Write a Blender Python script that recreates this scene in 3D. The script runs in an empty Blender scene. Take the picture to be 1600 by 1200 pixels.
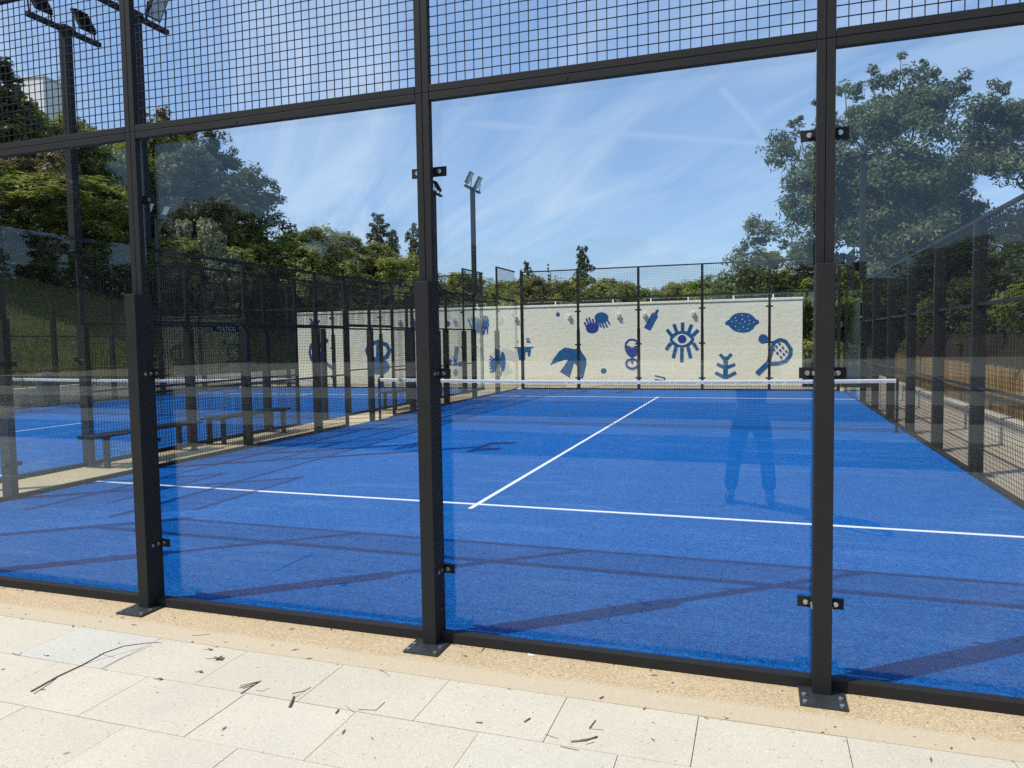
import bpy, bmesh, math, random
import numpy as np
from mathutils import Vector, Matrix

S = bpy.context.scene
COL = S.collection
R = math.radians

# ------------------------------------------------------------------ camera
cam_d = bpy.data.cameras.new('camera')
cam = bpy.data.objects.new('camera', cam_d); COL.objects.link(cam)
cam_d.sensor_fit = 'HORIZONTAL'; cam_d.sensor_width = 36.0
cam_d.lens = 36.0 * 1147.88 / 1600.0
cam_d.clip_start = 0.005; cam_d.clip_end = 3000
r_ = Vector((0.94761871, 0.31901048, -0.01584594))
u_ = Vector((-0.00386655, 0.06106465, 0.99812632))
f_ = Vector((-0.31938038, 0.94578191, -0.05909947))
cam.matrix_world = Matrix(((r_.x, u_.x, -f_.x, 2.7205), (r_.y, u_.y, -f_.y, -3.8474),
                           (r_.z, u_.z, -f_.z, 1.6748), (0, 0, 0, 1)))
S.camera = cam

# ------------------------------------------------------------------ sky, sun, exposure
TO_SUN = Vector((-0.61, -0.48, 1.0)).normalized()
EL = math.asin(TO_SUN.z)
ROT = math.atan2(TO_SUN.x, TO_SUN.y) % (2 * math.pi)
W = bpy.data.worlds.new('World'); S.world = W; W.use_nodes = True
nt = W.node_tree; nt.nodes.clear()
def wn(t, **k):
    n = nt.nodes.new(t)
    for a, b in k.items(): setattr(n, a, b)
    return n
def wmath(op, a, b=None, c=None, clamp=False):
    n = wn('ShaderNodeMath', operation=op, use_clamp=clamp)
    for i, v in enumerate((a, b, c)):
        if v is None: continue
        if isinstance(v, (int, float)): n.inputs[i].default_value = v
        else: nt.links.new(v, n.inputs[i])
    return n.outputs[0]
out = wn('ShaderNodeOutputWorld'); bg = wn('ShaderNodeBackground')
sky = wn('ShaderNodeTexSky', sky_type='NISHITA')
sky.sun_disc = False; sky.sun_elevation = EL; sky.sun_rotation = ROT
sky.air_density = 1.0; sky.dust_density = 0.4; sky.ozone_density = 3.0
bg.inputs['Strength'].default_value = 0.15
tc = wn('ShaderNodeTexCoord'); sep = wn('ShaderNodeSeparateXYZ'); nt.links.new(tc.outputs['Generated'], sep.inputs[0])
X, Y, Z = sep.outputs
zz = wmath('ADD', wmath('MAXIMUM', Z, 0.0), 0.12)
px, py = wmath('DIVIDE', X, zz), wmath('DIVIDE', Y, zz)
cmb = wn('ShaderNodeCombineXYZ')
ang = R(-51)
nt.links.new(wmath('MULTIPLY', wmath('ADD', wmath('MULTIPLY', px, math.cos(ang)), wmath('MULTIPLY', py, math.sin(ang))), 0.42), cmb.inputs[0])
nt.links.new(wmath('MULTIPLY', wmath('SUBTRACT', wmath('MULTIPLY', py, math.cos(ang)), wmath('MULTIPLY', px, math.sin(ang))), 1.9), cmb.inputs[1])
n1 = wn('ShaderNodeTexNoise'); n1.inputs['Scale'].default_value = 1.5; n1.inputs['Detail'].default_value = 9; n1.inputs['Roughness'].default_value = 0.58; n1.inputs['Distortion'].default_value = 0.9
nt.links.new(cmb.outputs[0], n1.inputs['Vector'])
n2 = wn('ShaderNodeTexNoise'); n2.inputs['Scale'].default_value = 0.45; n2.inputs['Detail'].default_value = 4
nt.links.new(cmb.outputs[0], n2.inputs['Vector'])
c1 = wmath('MULTIPLY', wmath('SUBTRACT', n1.outputs['Fac'], 0.40), 3.0, clamp=True)
c2 = wmath('MULTIPLY', wmath('SUBTRACT', n2.outputs['Fac'], 0.33), 4.0, clamp=True)
cloud = wmath('MULTIPLY', c1, c2)
cloud = wmath('MULTIPLY', cloud, 0.72)
def trail(ax, ay, az, width, strength, mx, my, mz, lo):
    d = wmath('ABSOLUTE', wmath('ADD', wmath('ADD', wmath('MULTIPLY', X, ax), wmath('MULTIPLY', Y, ay)), wmath('MULTIPLY', Z, az)))
    band = wmath('SUBTRACT', 1.0, wmath('DIVIDE', d, width), clamp=True)
    m = wmath('MULTIPLY', wmath('SUBTRACT', wmath('ADD', wmath('ADD', wmath('MULTIPLY', X, mx), wmath('MULTIPLY', Y, my)), wmath('MULTIPLY', Z, mz)), lo), 2.5 / (1 - lo), clamp=True)
    return wmath('MULTIPLY', wmath('MULTIPLY', band, m), wmath('MULTIPLY', wmath('ADD', n1.outputs['Fac'], 0.2), strength))
def trail_between(a, b, width, strength, pad=0.0):
    n = a.cross(b).normalized(); mid = (a + b).normalized(); lo = mid.dot(a) - pad
    return trail(n.x, n.y, n.z, width, strength, mid.x, mid.y, mid.z, lo)
tr1 = trail_between(Vector((-0.0509, 0.9496, 0.3093)), Vector((0.0123, 0.9718, 0.2356)), 0.010, 0.34)
tr2 = trail_between(Vector((-0.386, 0.8789, 0.2804)), Vector((0.0453, 0.9721, 0.2301)), 0.008, 0.34)
cl = wmath('MAXIMUM', wmath('MAXIMUM', cloud, tr1), tr2)
veil = wmath('ADD', 0.52, wmath('MULTIPLY', Z, 0.35), clamp=True)       # thin even cirrostratus
mixv = wn('ShaderNodeMix', data_type='RGBA'); nt.links.new(veil, mixv.inputs['Factor']); nt.links.new(sky.outputs[0], mixv.inputs['A'])
mixv.inputs['B'].default_value = (1.62, 2.75, 4.85, 1)
mixc = wn('ShaderNodeMix', data_type='RGBA')
nt.links.new(cl, mixc.inputs['Factor']); nt.links.new(mixv.outputs['Result'], mixc.inputs['A'])
mixc.inputs['B'].default_value = (4.4, 5.1, 6.1, 1)
nt.links.new(mixc.outputs['Result'], bg.inputs['Color']); nt.links.new(bg.outputs[0], out.inputs[0])

sun_d = bpy.data.lights.new('sun', 'SUN'); sun = bpy.data.objects.new('sun', sun_d); COL.objects.link(sun)
sun_d.energy = 4.2; sun_d.angle = R(0.53); sun_d.color = (1.0, 0.95, 0.87)
sun.rotation_euler = TO_SUN.to_track_quat('Z', 'Y').to_euler()
S.view_settings.view_transform = 'Standard'; S.view_settings.look = 'None'
S.view_settings.exposure = 0.15; S.view_settings.gamma = 1.0; S.view_settings.use_curve_mapping = False
S.render.engine = 'CYCLES'
cy = S.cycles
cy.use_denoising = False; cy.max_bounces = 12; cy.transparent_max_bounces = 48; cy.diffuse_bounces = 4
cy.glossy_bounces = 4; cy.transmission_bounces = 6; cy.caustics_reflective = False; cy.caustics_refractive = False
cy.sample_clamp_indirect = 6.0
try: cy.denoiser = 'OPENIMAGEDENOISE'
except Exception: pass

# ------------------------------------------------------------------ materials
class NT:
    def __init__(s, name):
        s.m = bpy.data.materials.new(name); s.m.use_nodes = True; s.t = s.m.node_tree; s.t.nodes.clear()
        s.out = s.n('ShaderNodeOutputMaterial')
    def n(s, t, **k):
        n = s.t.nodes.new(t)
        for a, b in k.items(): setattr(n, a, b)
        return n
    def put(s, sock, v):
        if hasattr(v, 'is_linked'): s.t.links.new(v, sock)
        else: sock.default_value = (*v, 1) if isinstance(v, tuple) and len(v) == 3 and sock.type == 'RGBA' else v
    def math(s, op, a, b=0.0, c=0.0, clamp=False):
        n = s.n('ShaderNodeMath', operation=op, use_clamp=clamp)
        s.put(n.inputs[0], a); s.put(n.inputs[1], b); s.put(n.inputs[2], c); return n.outputs[0]
    def obj(s): return s.n('ShaderNodeTexCoord').outputs['Object']
    def xyz(s, v):
        n = s.n('ShaderNodeSeparateXYZ'); s.put(n.inputs[0], v); return n.outputs
    def scale(s, v, sc):
        n = s.n('ShaderNodeVectorMath', operation='MULTIPLY'); s.put(n.inputs[0], v); n.inputs[1].default_value = sc; return n.outputs[0]
    def noise(s, v, scale, detail=4, rough=0.55, dist=0.0):
        n = s.n('ShaderNodeTexNoise'); s.put(n.inputs['Vector'], v); n.inputs['Scale'].default_value = scale
        n.inputs['Detail'].default_value = detail; n.inputs['Roughness'].default_value = rough; n.inputs['Distortion'].default_value = dist
        return n.outputs['Fac']
    def voro(s, v, scale, feature='F1', outp='Distance'):
        n = s.n('ShaderNodeTexVoronoi', feature=feature); s.put(n.inputs['Vector'], v); n.inputs['Scale'].default_value = scale
        return n.outputs[outp]
    def grain(s, v, scale):
        c = s.voro(v, scale, outp='Color'); n = s.n('ShaderNodeSeparateColor'); s.put(n.inputs[0], c); return n.outputs[0]
    def ramp(s, f, stops):
        n = s.n('ShaderNodeValToRGB'); s.put(n.inputs[0], f); e = n.color_ramp.elements
        while len(e) < len(stops): e.new(0.5)
        for i, (p, c) in enumerate(stops): e[i].position = p; e[i].color = (*c, 1) if len(c) == 3 else c
        return n.outputs[0]
    def step(s, f, lo, hi):
        n = s.n('ShaderNodeMapRange'); s.put(n.inputs[0], f); n.inputs[1].default_value = lo; n.inputs[2].default_value = hi; n.clamp = True
        return n.outputs[0]
    def mix(s, f, a, b):
        n = s.n('ShaderNodeMix', data_type='RGBA'); s.put(n.inputs['Factor'], f); s.put(n.inputs['A'], a); s.put(n.inputs['B'], b); return n.outputs['Result']
    def island(s): return s.n('ShaderNodeNewGeometry').outputs['Random Per Island']
    def bump(s, h, strength, dist):
        n = s.n('ShaderNodeBump'); s.put(n.inputs['Height'], h); n.inputs['Strength'].default_value = strength; n.inputs['Distance'].default_value = dist; return n.outputs[0]
    def bsdf(s, col, rough=0.6, metal=0.0, spec=0.5, normal=None):
        b = s.n('ShaderNodeBsdfPrincipled'); s.put(b.inputs['Base Color'], col); s.put(b.inputs['Roughness'], rough)
        b.inputs['Metallic'].default_value = metal; b.inputs['Specular IOR Level'].default_value = spec
        if normal is not None: s.put(b.inputs['Normal'], normal)
        return b.outputs[0]
    def done(s, sh): s.t.links.new(sh, s.out.inputs[0]); return s.m

def plain(name, col, rough=0.6, metal=0.0, spec=0.5, var=0.15, sc=6.0, bump=0.0):
    k = NT(name); v = k.obj(); f = k.noise(v, sc, 5)
    c = k.mix(f, tuple(x * (1 - var) for x in col), tuple(min(1, x * (1 + var)) for x in col))
    nb = k.bump(k.noise(v, sc * 8, 3), bump, 0.01) if bump else None
    return k.done(k.bsdf(c, rough, metal, spec, nb))

def m_black():
    k = NT('black_powder_coat'); v = k.obj()
    f = k.noise(v, 2.5, 5); d = k.step(k.noise(v, 38, 4, 0.7), 0.66, 0.80)
    c = k.mix(f, (0.017, 0.0168, 0.0175), (0.026, 0.0258, 0.0262)); c = k.mix(k.math('MULTIPLY', d, 0.25), c, (0.16, 0.145, 0.12))
    return k.done(k.bsdf(c, k.step(f, -0.5, 1.2), 0.0, 0.14, k.bump(k.noise(v, 420, 2), 0.12, 0.002)))
def m_glass():
    k = NT('toughened_glass')
    g = k.n('ShaderNodeNewGeometry'); dt = k.n('ShaderNodeVectorMath', operation='DOT_PRODUCT')
    k.put(dt.inputs[0], g.outputs['Incoming']); k.put(dt.inputs[1], g.outputs['Normal'])
    c = k.math('ABSOLUTE', dt.outputs['Value']); p = k.math('POWER', k.math('SUBTRACT', 1.0, c, clamp=True), 5.0)
    fr = k.math('ADD', k.math('MULTIPLY', p, 0.966), 0.034)
    tr = k.n('ShaderNodeBsdfTransparent'); tr.inputs[0].default_value = (0.972, 0.985, 0.98, 1)
    gl = k.n('ShaderNodeBsdfGlossy'); gl.inputs['Roughness'].default_value = 0.0; gl.inputs[0].default_value = (0.88, 0.99, 1.0, 1)
    m1 = k.n('ShaderNodeMixShader'); k.put(m1.inputs[0], fr); k.t.links.new(tr.outputs[0], m1.inputs[1]); k.t.links.new(gl.outputs[0], m1.inputs[2])
    # dried rain marks and dust lying on the pane
    v = k.obj(); a = k.noise(k.scale(v, (1.0, 1.0, 0.55)), 2.3, 8, 0.68, 1.2); b = k.noise(v, 0.8, 3)
    du = k.math('MULTIPLY', k.step(a, 0.50, 0.78), k.step(b, 0.42, 0.68)); du = k.math('ADD', k.math('MULTIPLY', du, 0.026), 0.001)
    df = k.n('ShaderNodeBsdfDiffuse'); df.inputs[0].default_value = (0.62, 0.64, 0.66, 1)
    m2 = k.n('ShaderNodeMixShader'); k.put(m2.inputs[0], du); k.t.links.new(m1.outputs[0], m2.inputs[1]); k.t.links.new(df.outputs[0], m2.inputs[2])
    return k.done(m2.outputs[0])
def m_turf():
    k = NT('blue_artificial_turf'); v = k.obj()
    big = k.noise(v, 0.5, 6, 0.6); fine = k.noise(v, 75, 5, 0.8); mid = k.noise(v, 14, 4)
    c = k.mix(k.step(big, 0.3, 0.72), (0.0004, 0.070, 0.285), (0.0008, 0.095, 0.35))
    c = k.mix(k.step(mid, 0.3, 0.8), c, (0.0006, 0.083, 0.315))
    c = k.mix(k.math('MULTIPLY', k.step(fine, 0.52, 0.68), 0.55), c, (0.012, 0.175, 0.50))
    c = k.mix(k.math('MULTIPLY', k.step(fine, 0.48, 0.34), 0.6), c, (0.0, 0.036, 0.19))
    # quartz sand lying in drifts, brighter where play has swept it
    st = k.noise(k.scale(v, (0.55, 2.4, 1)), 1.5, 8, 0.72, 0.8); wide = k.step(k.noise(v, 0.35, 4, 0.6), 0.40, 0.66); sand = k.math('MULTIPLY', k.step(st, 0.50, 0.78), k.math('ADD', wide, 0.25))
    c = k.mix(k.math('MULTIPLY', sand, 0.55), c, (0.13, 0.28, 0.52))
    cells = k.voro(v, 30, outp='Color'); rnd = k.n('ShaderNodeSeparateColor'); k.put(rnd.inputs[0], cells)
    spk = k.math('MULTIPLY', k.step(k.voro(v, 30), 0.14, 0.07), k.step(rnd.outputs[0], 0.955, 0.965))
    c = k.mix(k.math('MULTIPLY', spk, 0.8), c, (0.66, 0.70, 0.75))
    gr = k.grain(v, 130); gr2 = k.grain(v, 48)
    c = k.mix(k.math('MULTIPLY', k.step(gr, 0.62, 1.0), 0.5), c, (0.03, 0.23, 0.60)); c = k.mix(k.math('MULTIPLY', k.step(gr, 0.42, 0.0), 0.66), c, (0.0, 0.030, 0.16))
    c = k.mix(k.math('MULTIPLY', k.step(gr2, 0.80, 1.0), 0.35), c, (0.02, 0.19, 0.54)); c = k.mix(k.math('MULTIPLY', k.step(gr2, 0.2, 0.0), 0.45), c, (0.0, 0.036, 0.19))
    # rolled seams
    x, y, z = k.xyz(v)
    sm = k.math('ABSOLUTE', k.math('SUBTRACT', k.math('FRACT', k.math('DIVIDE', y, 2.0)), 0.5))
    c = k.mix(k.math('MULTIPLY', k.step(sm, 0.004, 0.001), 0.5), c, (0.002, 0.03, 0.17))
    return k.done(k.bsdf(c, 0.9, 0.0, 0.05, k.bump(fine, 0.6, 0.008)))
def m_line():
    k = NT('white_turf_line'); v = k.obj(); f = k.noise(v, 150, 3, 0.7)
    c = k.mix(k.step(f, 0.3, 0.55), (0.42, 0.50, 0.62), (0.80, 0.81, 0.81))
    return k.done(k.bsdf(c, 0.85, 0, 0.2, k.bump(f, 0.5, 0.006)))
def m_paver():
    k = NT('pale_paving_tile'); v = k.obj(); i = k.island()
    base = k.ramp(i, [(0.0, (0.61, 0.54, 0.41)), (0.35, (0.655, 0.58, 0.44)), (0.7, (0.63, 0.555, 0.415)), (0.9, (0.665, 0.595, 0.455)), (0.96, (0.56, 0.555, 0.50))])
    c = k.mix(k.math('MULTIPLY', k.step(k.noise(v, 1.6, 5, 0.6), 0.35, 0.75), 0.5), base, (0.52, 0.47, 0.375))
    f = k.noise(v, 120, 4, 0.8)
    c = k.mix(k.math('MULTIPLY', k.step(f, 0.44, 0.30), 0.55), c, (0.30, 0.27, 0.22))
    c = k.mix(k.math('MULTIPLY', k.step(f, 0.62, 0.74), 0.5), c, (0.72, 0.69, 0.62))
    cells = k.voro(v, 40, outp='Color'); rnd = k.n('ShaderNodeSeparateColor'); k.put(rnd.inputs[0], cells)
    sp = k.math('MULTIPLY', k.step(k.voro(v, 40), 0.25, 0.12), k.step(rnd.outputs[1], 0.80, 0.82))
    c = k.mix(k.math('MULTIPLY', sp, 0.6), c, (0.16, 0.13, 0.10))
    gr = k.grain(v, 170); c = k.mix(k.math('MULTIPLY', k.step(gr, 0.3, 0.0), 0.30), c, (0.36, 0.32, 0.25)); c = k.mix(k.math('MULTIPLY', k.step(gr, 0.75, 1.0), 0.5), c, (0.78, 0.715, 0.58))
    st = k.step(k.noise(v, 3.7, 7, 0.7, 0.5), 0.66, 0.78)
    c = k.mix(k.math('MULTIPLY', st, 0.30), c, (0.30, 0.25, 0.18))
    c = k.mix(k.math('MULTIPLY', k.step(k.noise(v, 0.75, 4, 0.6, 0.6), 0.46, 0.60), 0.16), c, (0.40, 0.37, 0.32))
    return k.done(k.bsdf(c, 0.72, 0, 0.4, k.bump(f, 0.25, 0.004)))
def m_conc():
    k = NT('beige_exposed_concrete'); v = k.obj(); x, y, z = k.xyz(v)
    f = k.noise(v, 70, 6, 0.85); g = k.noise(v, 2.2, 6, 0.65)
    c = k.ramp(f, [(0.28, (0.20, 0.14, 0.08)), (0.42, (0.50, 0.375, 0.215)), (0.56, (0.62, 0.48, 0.29)), (0.74, (0.78, 0.645, 0.45))])
    c = k.mix(k.math('MULTIPLY', k.step(g, 0.4, 0.75), 0.45), c, (0.40, 0.29, 0.17))
    gr = k.grain(v, 150); c = k.mix(k.math('MULTIPLY', k.step(gr, 0.35, 0.0), 0.6), c, (0.29, 0.19, 0.095)); c = k.mix(k.math('MULTIPLY', k.step(gr, 0.65, 1.0), 0.5), c, (0.82, 0.68, 0.47))
    # smooth trowelled margin beside the paving
    e = k.math('ADD', y, k.math('MULTIPLY', k.math('SUBTRACT', k.noise(v, 1.8, 5), 0.5), 0.09))
    mg = k.math('MULTIPLY', k.step(e, -0.40, -0.45), k.step(y, -0.70, -0.62))
    c = k.mix(k.math('MULTIPLY', mg, 0.75), c, (0.60, 0.51, 0.36))
    return k.done(k.bsdf(c, 0.85, 0, 0.3, k.bump(f, 0.6, 0.006)))
def m_walk():
    k = NT('pinkish_concrete'); v = k.obj(); f = k.noise(v, 60, 4, 0.75); g = k.noise(v, 0.9, 5)
    c = k.ramp(f, [(0.25, (0.34, 0.25, 0.17)), (0.5, (0.58, 0.45, 0.32)), (0.8, (0.74, 0.62, 0.48))])
    c = k.mix(k.math('MULTIPLY', k.step(g, 0.4, 0.7), 0.4), c, (0.58, 0.52, 0.42))
    return k.done(k.bsdf(c, 0.9, 0, 0.3, k.bump(f, 0.4, 0.006)))
def m_plaster(name, col):
    k = NT(name); v = k.obj(); h = k.noise(k.scale(v, (1, 1, 1.6)), 5, 8, 0.68); h2 = k.noise(k.scale(v, (0.7, 1, 1.5)), 4.5, 5, 0.6)
    c = k.mix(k.step(h, 0.3, 0.7), tuple(x * 0.93 for x in col), col)
    x, y, z = k.xyz(v)
    dirt = k.math('MULTIPLY', k.step(z, 0.9, 0.0), k.step(k.noise(k.scale(v, (2, 2, 0.5)), 2, 6), 0.35, 0.8))
    c = k.mix(k.math('MULTIPLY', dirt, 0.25), c, tuple(x * 0.72 for x in col))
    hh = k.math('ADD', h, k.math('MULTIPLY', h2, 0.8))
    return k.done(k.bsdf(c, 0.9, 0, 0.25, k.bump(hh, 0.35, 0.035)))
def m_wood():
    k = NT('weathered_brown_timber'); v = k.obj(); i = k.island()
    c = k.ramp(i, [(0.0, (0.24, 0.135, 0.040)), (0.5, (0.42, 0.25, 0.078)), (1.0, (0.56, 0.37, 0.13))])
    f = k.noise(k.scale(v, (8, 8, 0.6)), 6, 5); c = k.mix(k.step(f, 0.35, 0.7), k.mix(0.5, c, (0.08, 0.04, 0.02)), c)
    return k.done(k.bsdf(c, 0.8, 0, 0.3, k.bump(f, 0.4, 0.01)))
def m_leaf(name, dark, mid, lite, trans=0.28, rough=0.5):
    k = NT(name); i = k.island(); v = k.obj()
    c = k.ramp(i, [(0.0, dark), (0.5, mid), (1.0, lite)])
    oi = k.n('ShaderNodeObjectInfo').outputs['Random']
    hs = k.n('ShaderNodeHueSaturation'); k.put(hs.inputs['Color'], c)
    k.put(hs.inputs['Hue'], k.math('ADD', k.math('MULTIPLY', oi, 0.030), 0.485)); k.put(hs.inputs['Value'], k.math('ADD', k.math('MULTIPLY', oi, 0.5), 0.75))
    c = hs.outputs[0]
    b = k.bsdf(c, rough, 0, 0.35); t = k.n('ShaderNodeBsdfTranslucent')
    tc_ = k.mix(0.5, c, tuple(x * 1.4 for x in lite)); k.put(t.inputs[0], tc_)
    m = k.n('ShaderNodeMixShader'); m.inputs[0].default_value = trans; k.t.links.new(b, m.inputs[1]); k.t.links.new(t.outputs[0], m.inputs[2])
    return k.done(m.outputs[0])
def m_grass():
    k = NT('meadow_grass'); v = k.obj(); a = k.noise(v, 0.12, 5); b = k.noise(v, 1.8, 7, 0.7); d = k.noise(v, 22, 4, 0.7)
    c = k.mix(k.step(a, 0.35, 0.65), (0.075, 0.085, 0.022), (0.13, 0.12, 0.042)); c = k.mix(k.step(b, 0.4, 0.7), c, (0.05, 0.062, 0.015))
    c = k.mix(k.step(d, 0.5, 0.8), c, (0.17, 0.155, 0.06))
    return k.done(k.bsdf(c, 0.95, 0, 0.15, k.bump(k.math('ADD', b, d), 0.9, 0.15)))
def m_bark():
    k = NT('grey_brown_bark'); v = k.obj(); f = k.noise(k.scale(v, (6, 6, 1.2)), 3, 6, 0.7)
    return k.done(k.bsdf(k.mix(f, (0.045, 0.033, 0.024), (0.16, 0.125, 0.095)), 0.9, 0, 0.2, k.bump(f, 0.8, 0.05)))

MB_ = m_black(); MG = m_glass(); MT = m_turf(); ML = m_line(); MP = m_paver(); MC = m_conc(); MW = m_walk()
MPL = m_plaster('cream_plaster', (0.83, 0.785, 0.63)); MLW = m_plaster('whitewashed_wall', (0.78, 0.71, 0.57))
MWO = m_wood(); MGR = m_grass(); MBK = m_bark()
MDW = plain('dark_brown_timber', (0.045, 0.028, 0.018), 0.85, var=0.4, sc=9)
MBP = plain('galvanised_dark_plate', (0.045, 0.047, 0.05), 0.5, 0.4, var=0.5, sc=30)
MZN = plain('zinc_bolt', (0.55, 0.55, 0.54), 0.35, 0.9, sc=60)
MTEAL = plain('teal_wall_paint', (0.018, 0.098, 0.265), 0.85, spec=0.2, var=0.18, sc=7, bump=0.4)
MIND = plain('indigo_wall_paint', (0.03, 0.052, 0.27), 0.85, spec=0.2, var=0.18, sc=7, bump=0.4)
MWIRE = plain('black_coated_wire', (0.007, 0.007, 0.009), 0.5, spec=0.3, var=0.1)
MNET = plain('black_net_cord', (0.02, 0.02, 0.022), 0.9, sc=40)
MBAND = plain('white_net_tape', (0.68, 0.68, 0.67), 0.8, var=0.12, sc=30)
MJOINT = plain('grey_joint_sand', (0.16, 0.14, 0.115), 0.95, var=0.3, sc=40)
MSTEP = plain('pale_concrete_step', (0.50, 0.46, 0.38), 0.85, var=0.15, sc=3)
MLENS = plain('floodlight_glass', (0.55, 0.58, 0.55), 0.25, var=0.1)
MROOF = plain('dull_grey_panel', (0.33, 0.33, 0.32), 0.5, var=0.15)
MWHT = plain('white_paint', (0.78, 0.77, 0.74), 0.6, var=0.06)
MDRK = plain('dark_recess', (0.03, 0.03, 0.03), 0.7)
MTILE = plain('terracotta_roof', (0.30, 0.11, 0.06), 0.85, var=0.3, sc=5)
MTWIG = plain('dry_twig_bark', (0.17, 0.13, 0.095), 0.9, var=0.4, sc=60)
MDLEAF = plain('dry_leaf', (0.16, 0.12, 0.055), 0.8, var=0.5, sc=50)
L_OAK = m_leaf('oak_leaf', (0.055, 0.085, 0.034), (0.115, 0.155, 0.062), (0.19, 0.235, 0.105), 0.35)
L_GREEN = m_leaf('green_leaf', (0.075, 0.108, 0.017), (0.17, 0.22, 0.034), (0.27, 0.31, 0.06), 0.45)
L_BRIGHT = m_leaf('bright_leaf', (0.1, 0.13, 0.016), (0.21, 0.235, 0.03), (0.31, 0.32, 0.06), 0.45)
L_OLIVE = m_leaf('olive_leaf', (0.105, 0.12, 0.03), (0.23, 0.245, 0.058), (0.33, 0.33, 0.1), 0.45)
L_PALE = m_leaf('pale_leaf', (0.11, 0.13, 0.062), (0.19, 0.215, 0.11), (0.28, 0.3, 0.17), 0.35)
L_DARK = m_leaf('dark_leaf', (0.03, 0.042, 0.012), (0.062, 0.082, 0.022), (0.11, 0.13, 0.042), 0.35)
L_RED = m_leaf('rusty_leaf', (0.07, 0.055, 0.022), (0.14, 0.105, 0.042), (0.21, 0.16, 0.07), 0.3)
L_PINE = m_leaf('pine_needle', (0.035, 0.055, 0.025), (0.075, 0.105, 0.05), (0.125, 0.155, 0.08), 0.25)

# ------------------------------------------------------------------ mesh helpers
class MB:
    def __init__(s): s.v = []; s.f = []; s.m = []
    def box(s, x0, x1, y0, y1, z0, z1, mi=0):
        b = len(s.v)
        s.v += [(x0, y0, z0), (x1, y0, z0), (x1, y1, z0), (x0, y1, z0), (x0, y0, z1), (x1, y0, z1), (x1, y1, z1), (x0, y1, z1)]
        s.f += [tuple(b + i for i in q) for q in ((0, 3, 2, 1), (4, 5, 6, 7), (0, 1, 5, 4), (1, 2, 6, 5), (2, 3, 7, 6), (3, 0, 4, 7))]
        s.m += [mi] * 6; return s
    def poly(s, pts, mi=0):
        b = len(s.v); s.v += [tuple(p) for p in pts]; s.f.append(tuple(range(b, b + len(pts)))); s.m.append(mi); return s
    def tube(s, pts, rad, n=6, mi=0, cap=True):
        pts = [Vector(p) for p in pts]; b0 = len(s.v)
        if not hasattr(rad, '__len__'): rad = [rad] * len(pts)
        for i, p in enumerate(pts):
            d = (pts[min(i + 1, len(pts) - 1)] - pts[max(i - 1, 0)]).normalized()
            a = d.cross(Vector((0, 0, 1)) if abs(d.z) < 0.9 else Vector((1, 0, 0))).normalized(); b = d.cross(a)
            for k in range(n):
                t = 2 * math.pi * k / n; s.v.append(tuple(p + (a * math.cos(t) + b * math.sin(t)) * rad[i]))
        for i in range(len(pts) - 1):
            for k in range(n):
                q = b0 + i * n; s.f.append((q + k, q + (k + 1) % n, q + n + (k + 1) % n, q + n + k)); s.m.append(mi)
        if cap:
            s.f.append(tuple(b0 + k for k in range(n))[::-1]); s.f.append(tuple(b0 + (len(pts) - 1) * n + k for k in range(n))); s.m += [mi, mi]
        return s
    def disc(s, c, ax, r, h, n=10, mi=0):
        c = Vector(c); return s.tube([c, c + Vector(ax) * h], r, n, mi)
    def build(s, name, mats, parent=None, bevel=0.0, smooth=False):
        me = bpy.data.meshes.new(name); me.from_pydata(s.v, [], s.f)
        for m in (mats if isinstance(mats, (list, tuple)) else [mats]): me.materials.append(m)
        me.polygons.foreach_set('material_index', s.m)
        if smooth: me.polygons.foreach_set('use_smooth', [True] * len(s.f))
        me.update(); o = bpy.data.objects.new(name, me); COL.objects.link(o)
        if parent: o.parent = parent
        if bevel:
            b = o.modifiers.new('bevel', 'BEVEL'); b.width = bevel; b.segments = 2; b.limit_method = 'ANGLE'
        return o
def tag(o, label=None, cat=None, group=None, kind=None):
    if label: o['label'] = label
    if cat: o['category'] = cat
    if group: o['group'] = group
    if kind: o['kind'] = kind
    return o
def empty(name, loc=(0, 0, 0), rz=0.0):
    o = bpy.data.objects.new(name, None); o.empty_display_size = 0.3; o.location = loc; o.rotation_euler = (0, 0, rz); COL.objects.link(o); return o
def copy_tree(o, parent=None):
    c = o.copy(); COL.objects.link(c); c.parent = parent
    for ch in list(o.children): copy_tree(ch, c)
    return c

# ------------------------------------------------------------------ terrain
def hgt(x, y):
    t = np.maximum(0, -17.45 - x); h = 0.55 * np.minimum(t, 9.0) + 0.30 * np.clip(t - 9.0, 0, 70)
    q = np.clip((y - 46) / 42.0, 0, 1); h = h * np.clip((y + 60) / 45, 0.25, 1) * (1 - q * q * (3 - 2 * q))
    f = np.clip((y - 62) / 110.0, 0, 1); f = f * f * (3 - 2 * f)
    h = h + 9.0 * f * (1 + 0.12 * np.sin(x * 0.045 + 1.0) + 0.07 * np.sin(x * 0.13))
    rgt = np.clip((x - 9) / 40.0, 0, 1); h = h + 3.0 * rgt
    return h - 0.06
def H(x, y): return float(hgt(np.float64(x), np.float64(y)))
def axis(lo, hi, fine_lo, fine_hi, fine, coarse_n):
    a = np.concatenate([fine_lo - np.geomspace(fine, fine_lo - lo, coarse_n)[::-1], np.arange(fine_lo, fine_hi, fine), fine_hi + np.concatenate([[0], np.geomspace(fine, hi - fine_hi, coarse_n)])])
    return np.unique(np.round(a, 3))
gx = axis(-900, 900, -50, 14, 0.9, 22); gy = axis(-500, 1200, -10, 60, 1.4, 26)
GX, GY = np.meshgrid(gx, gy); GZ = hgt(GX, GY)
rng = np.random.default_rng(4)
nz = rng.normal(0, 0.05, GZ.shape); GZ = GZ + nz * ((GX < -18.0) | (GY > 29) | (GX > 8.5))
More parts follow.
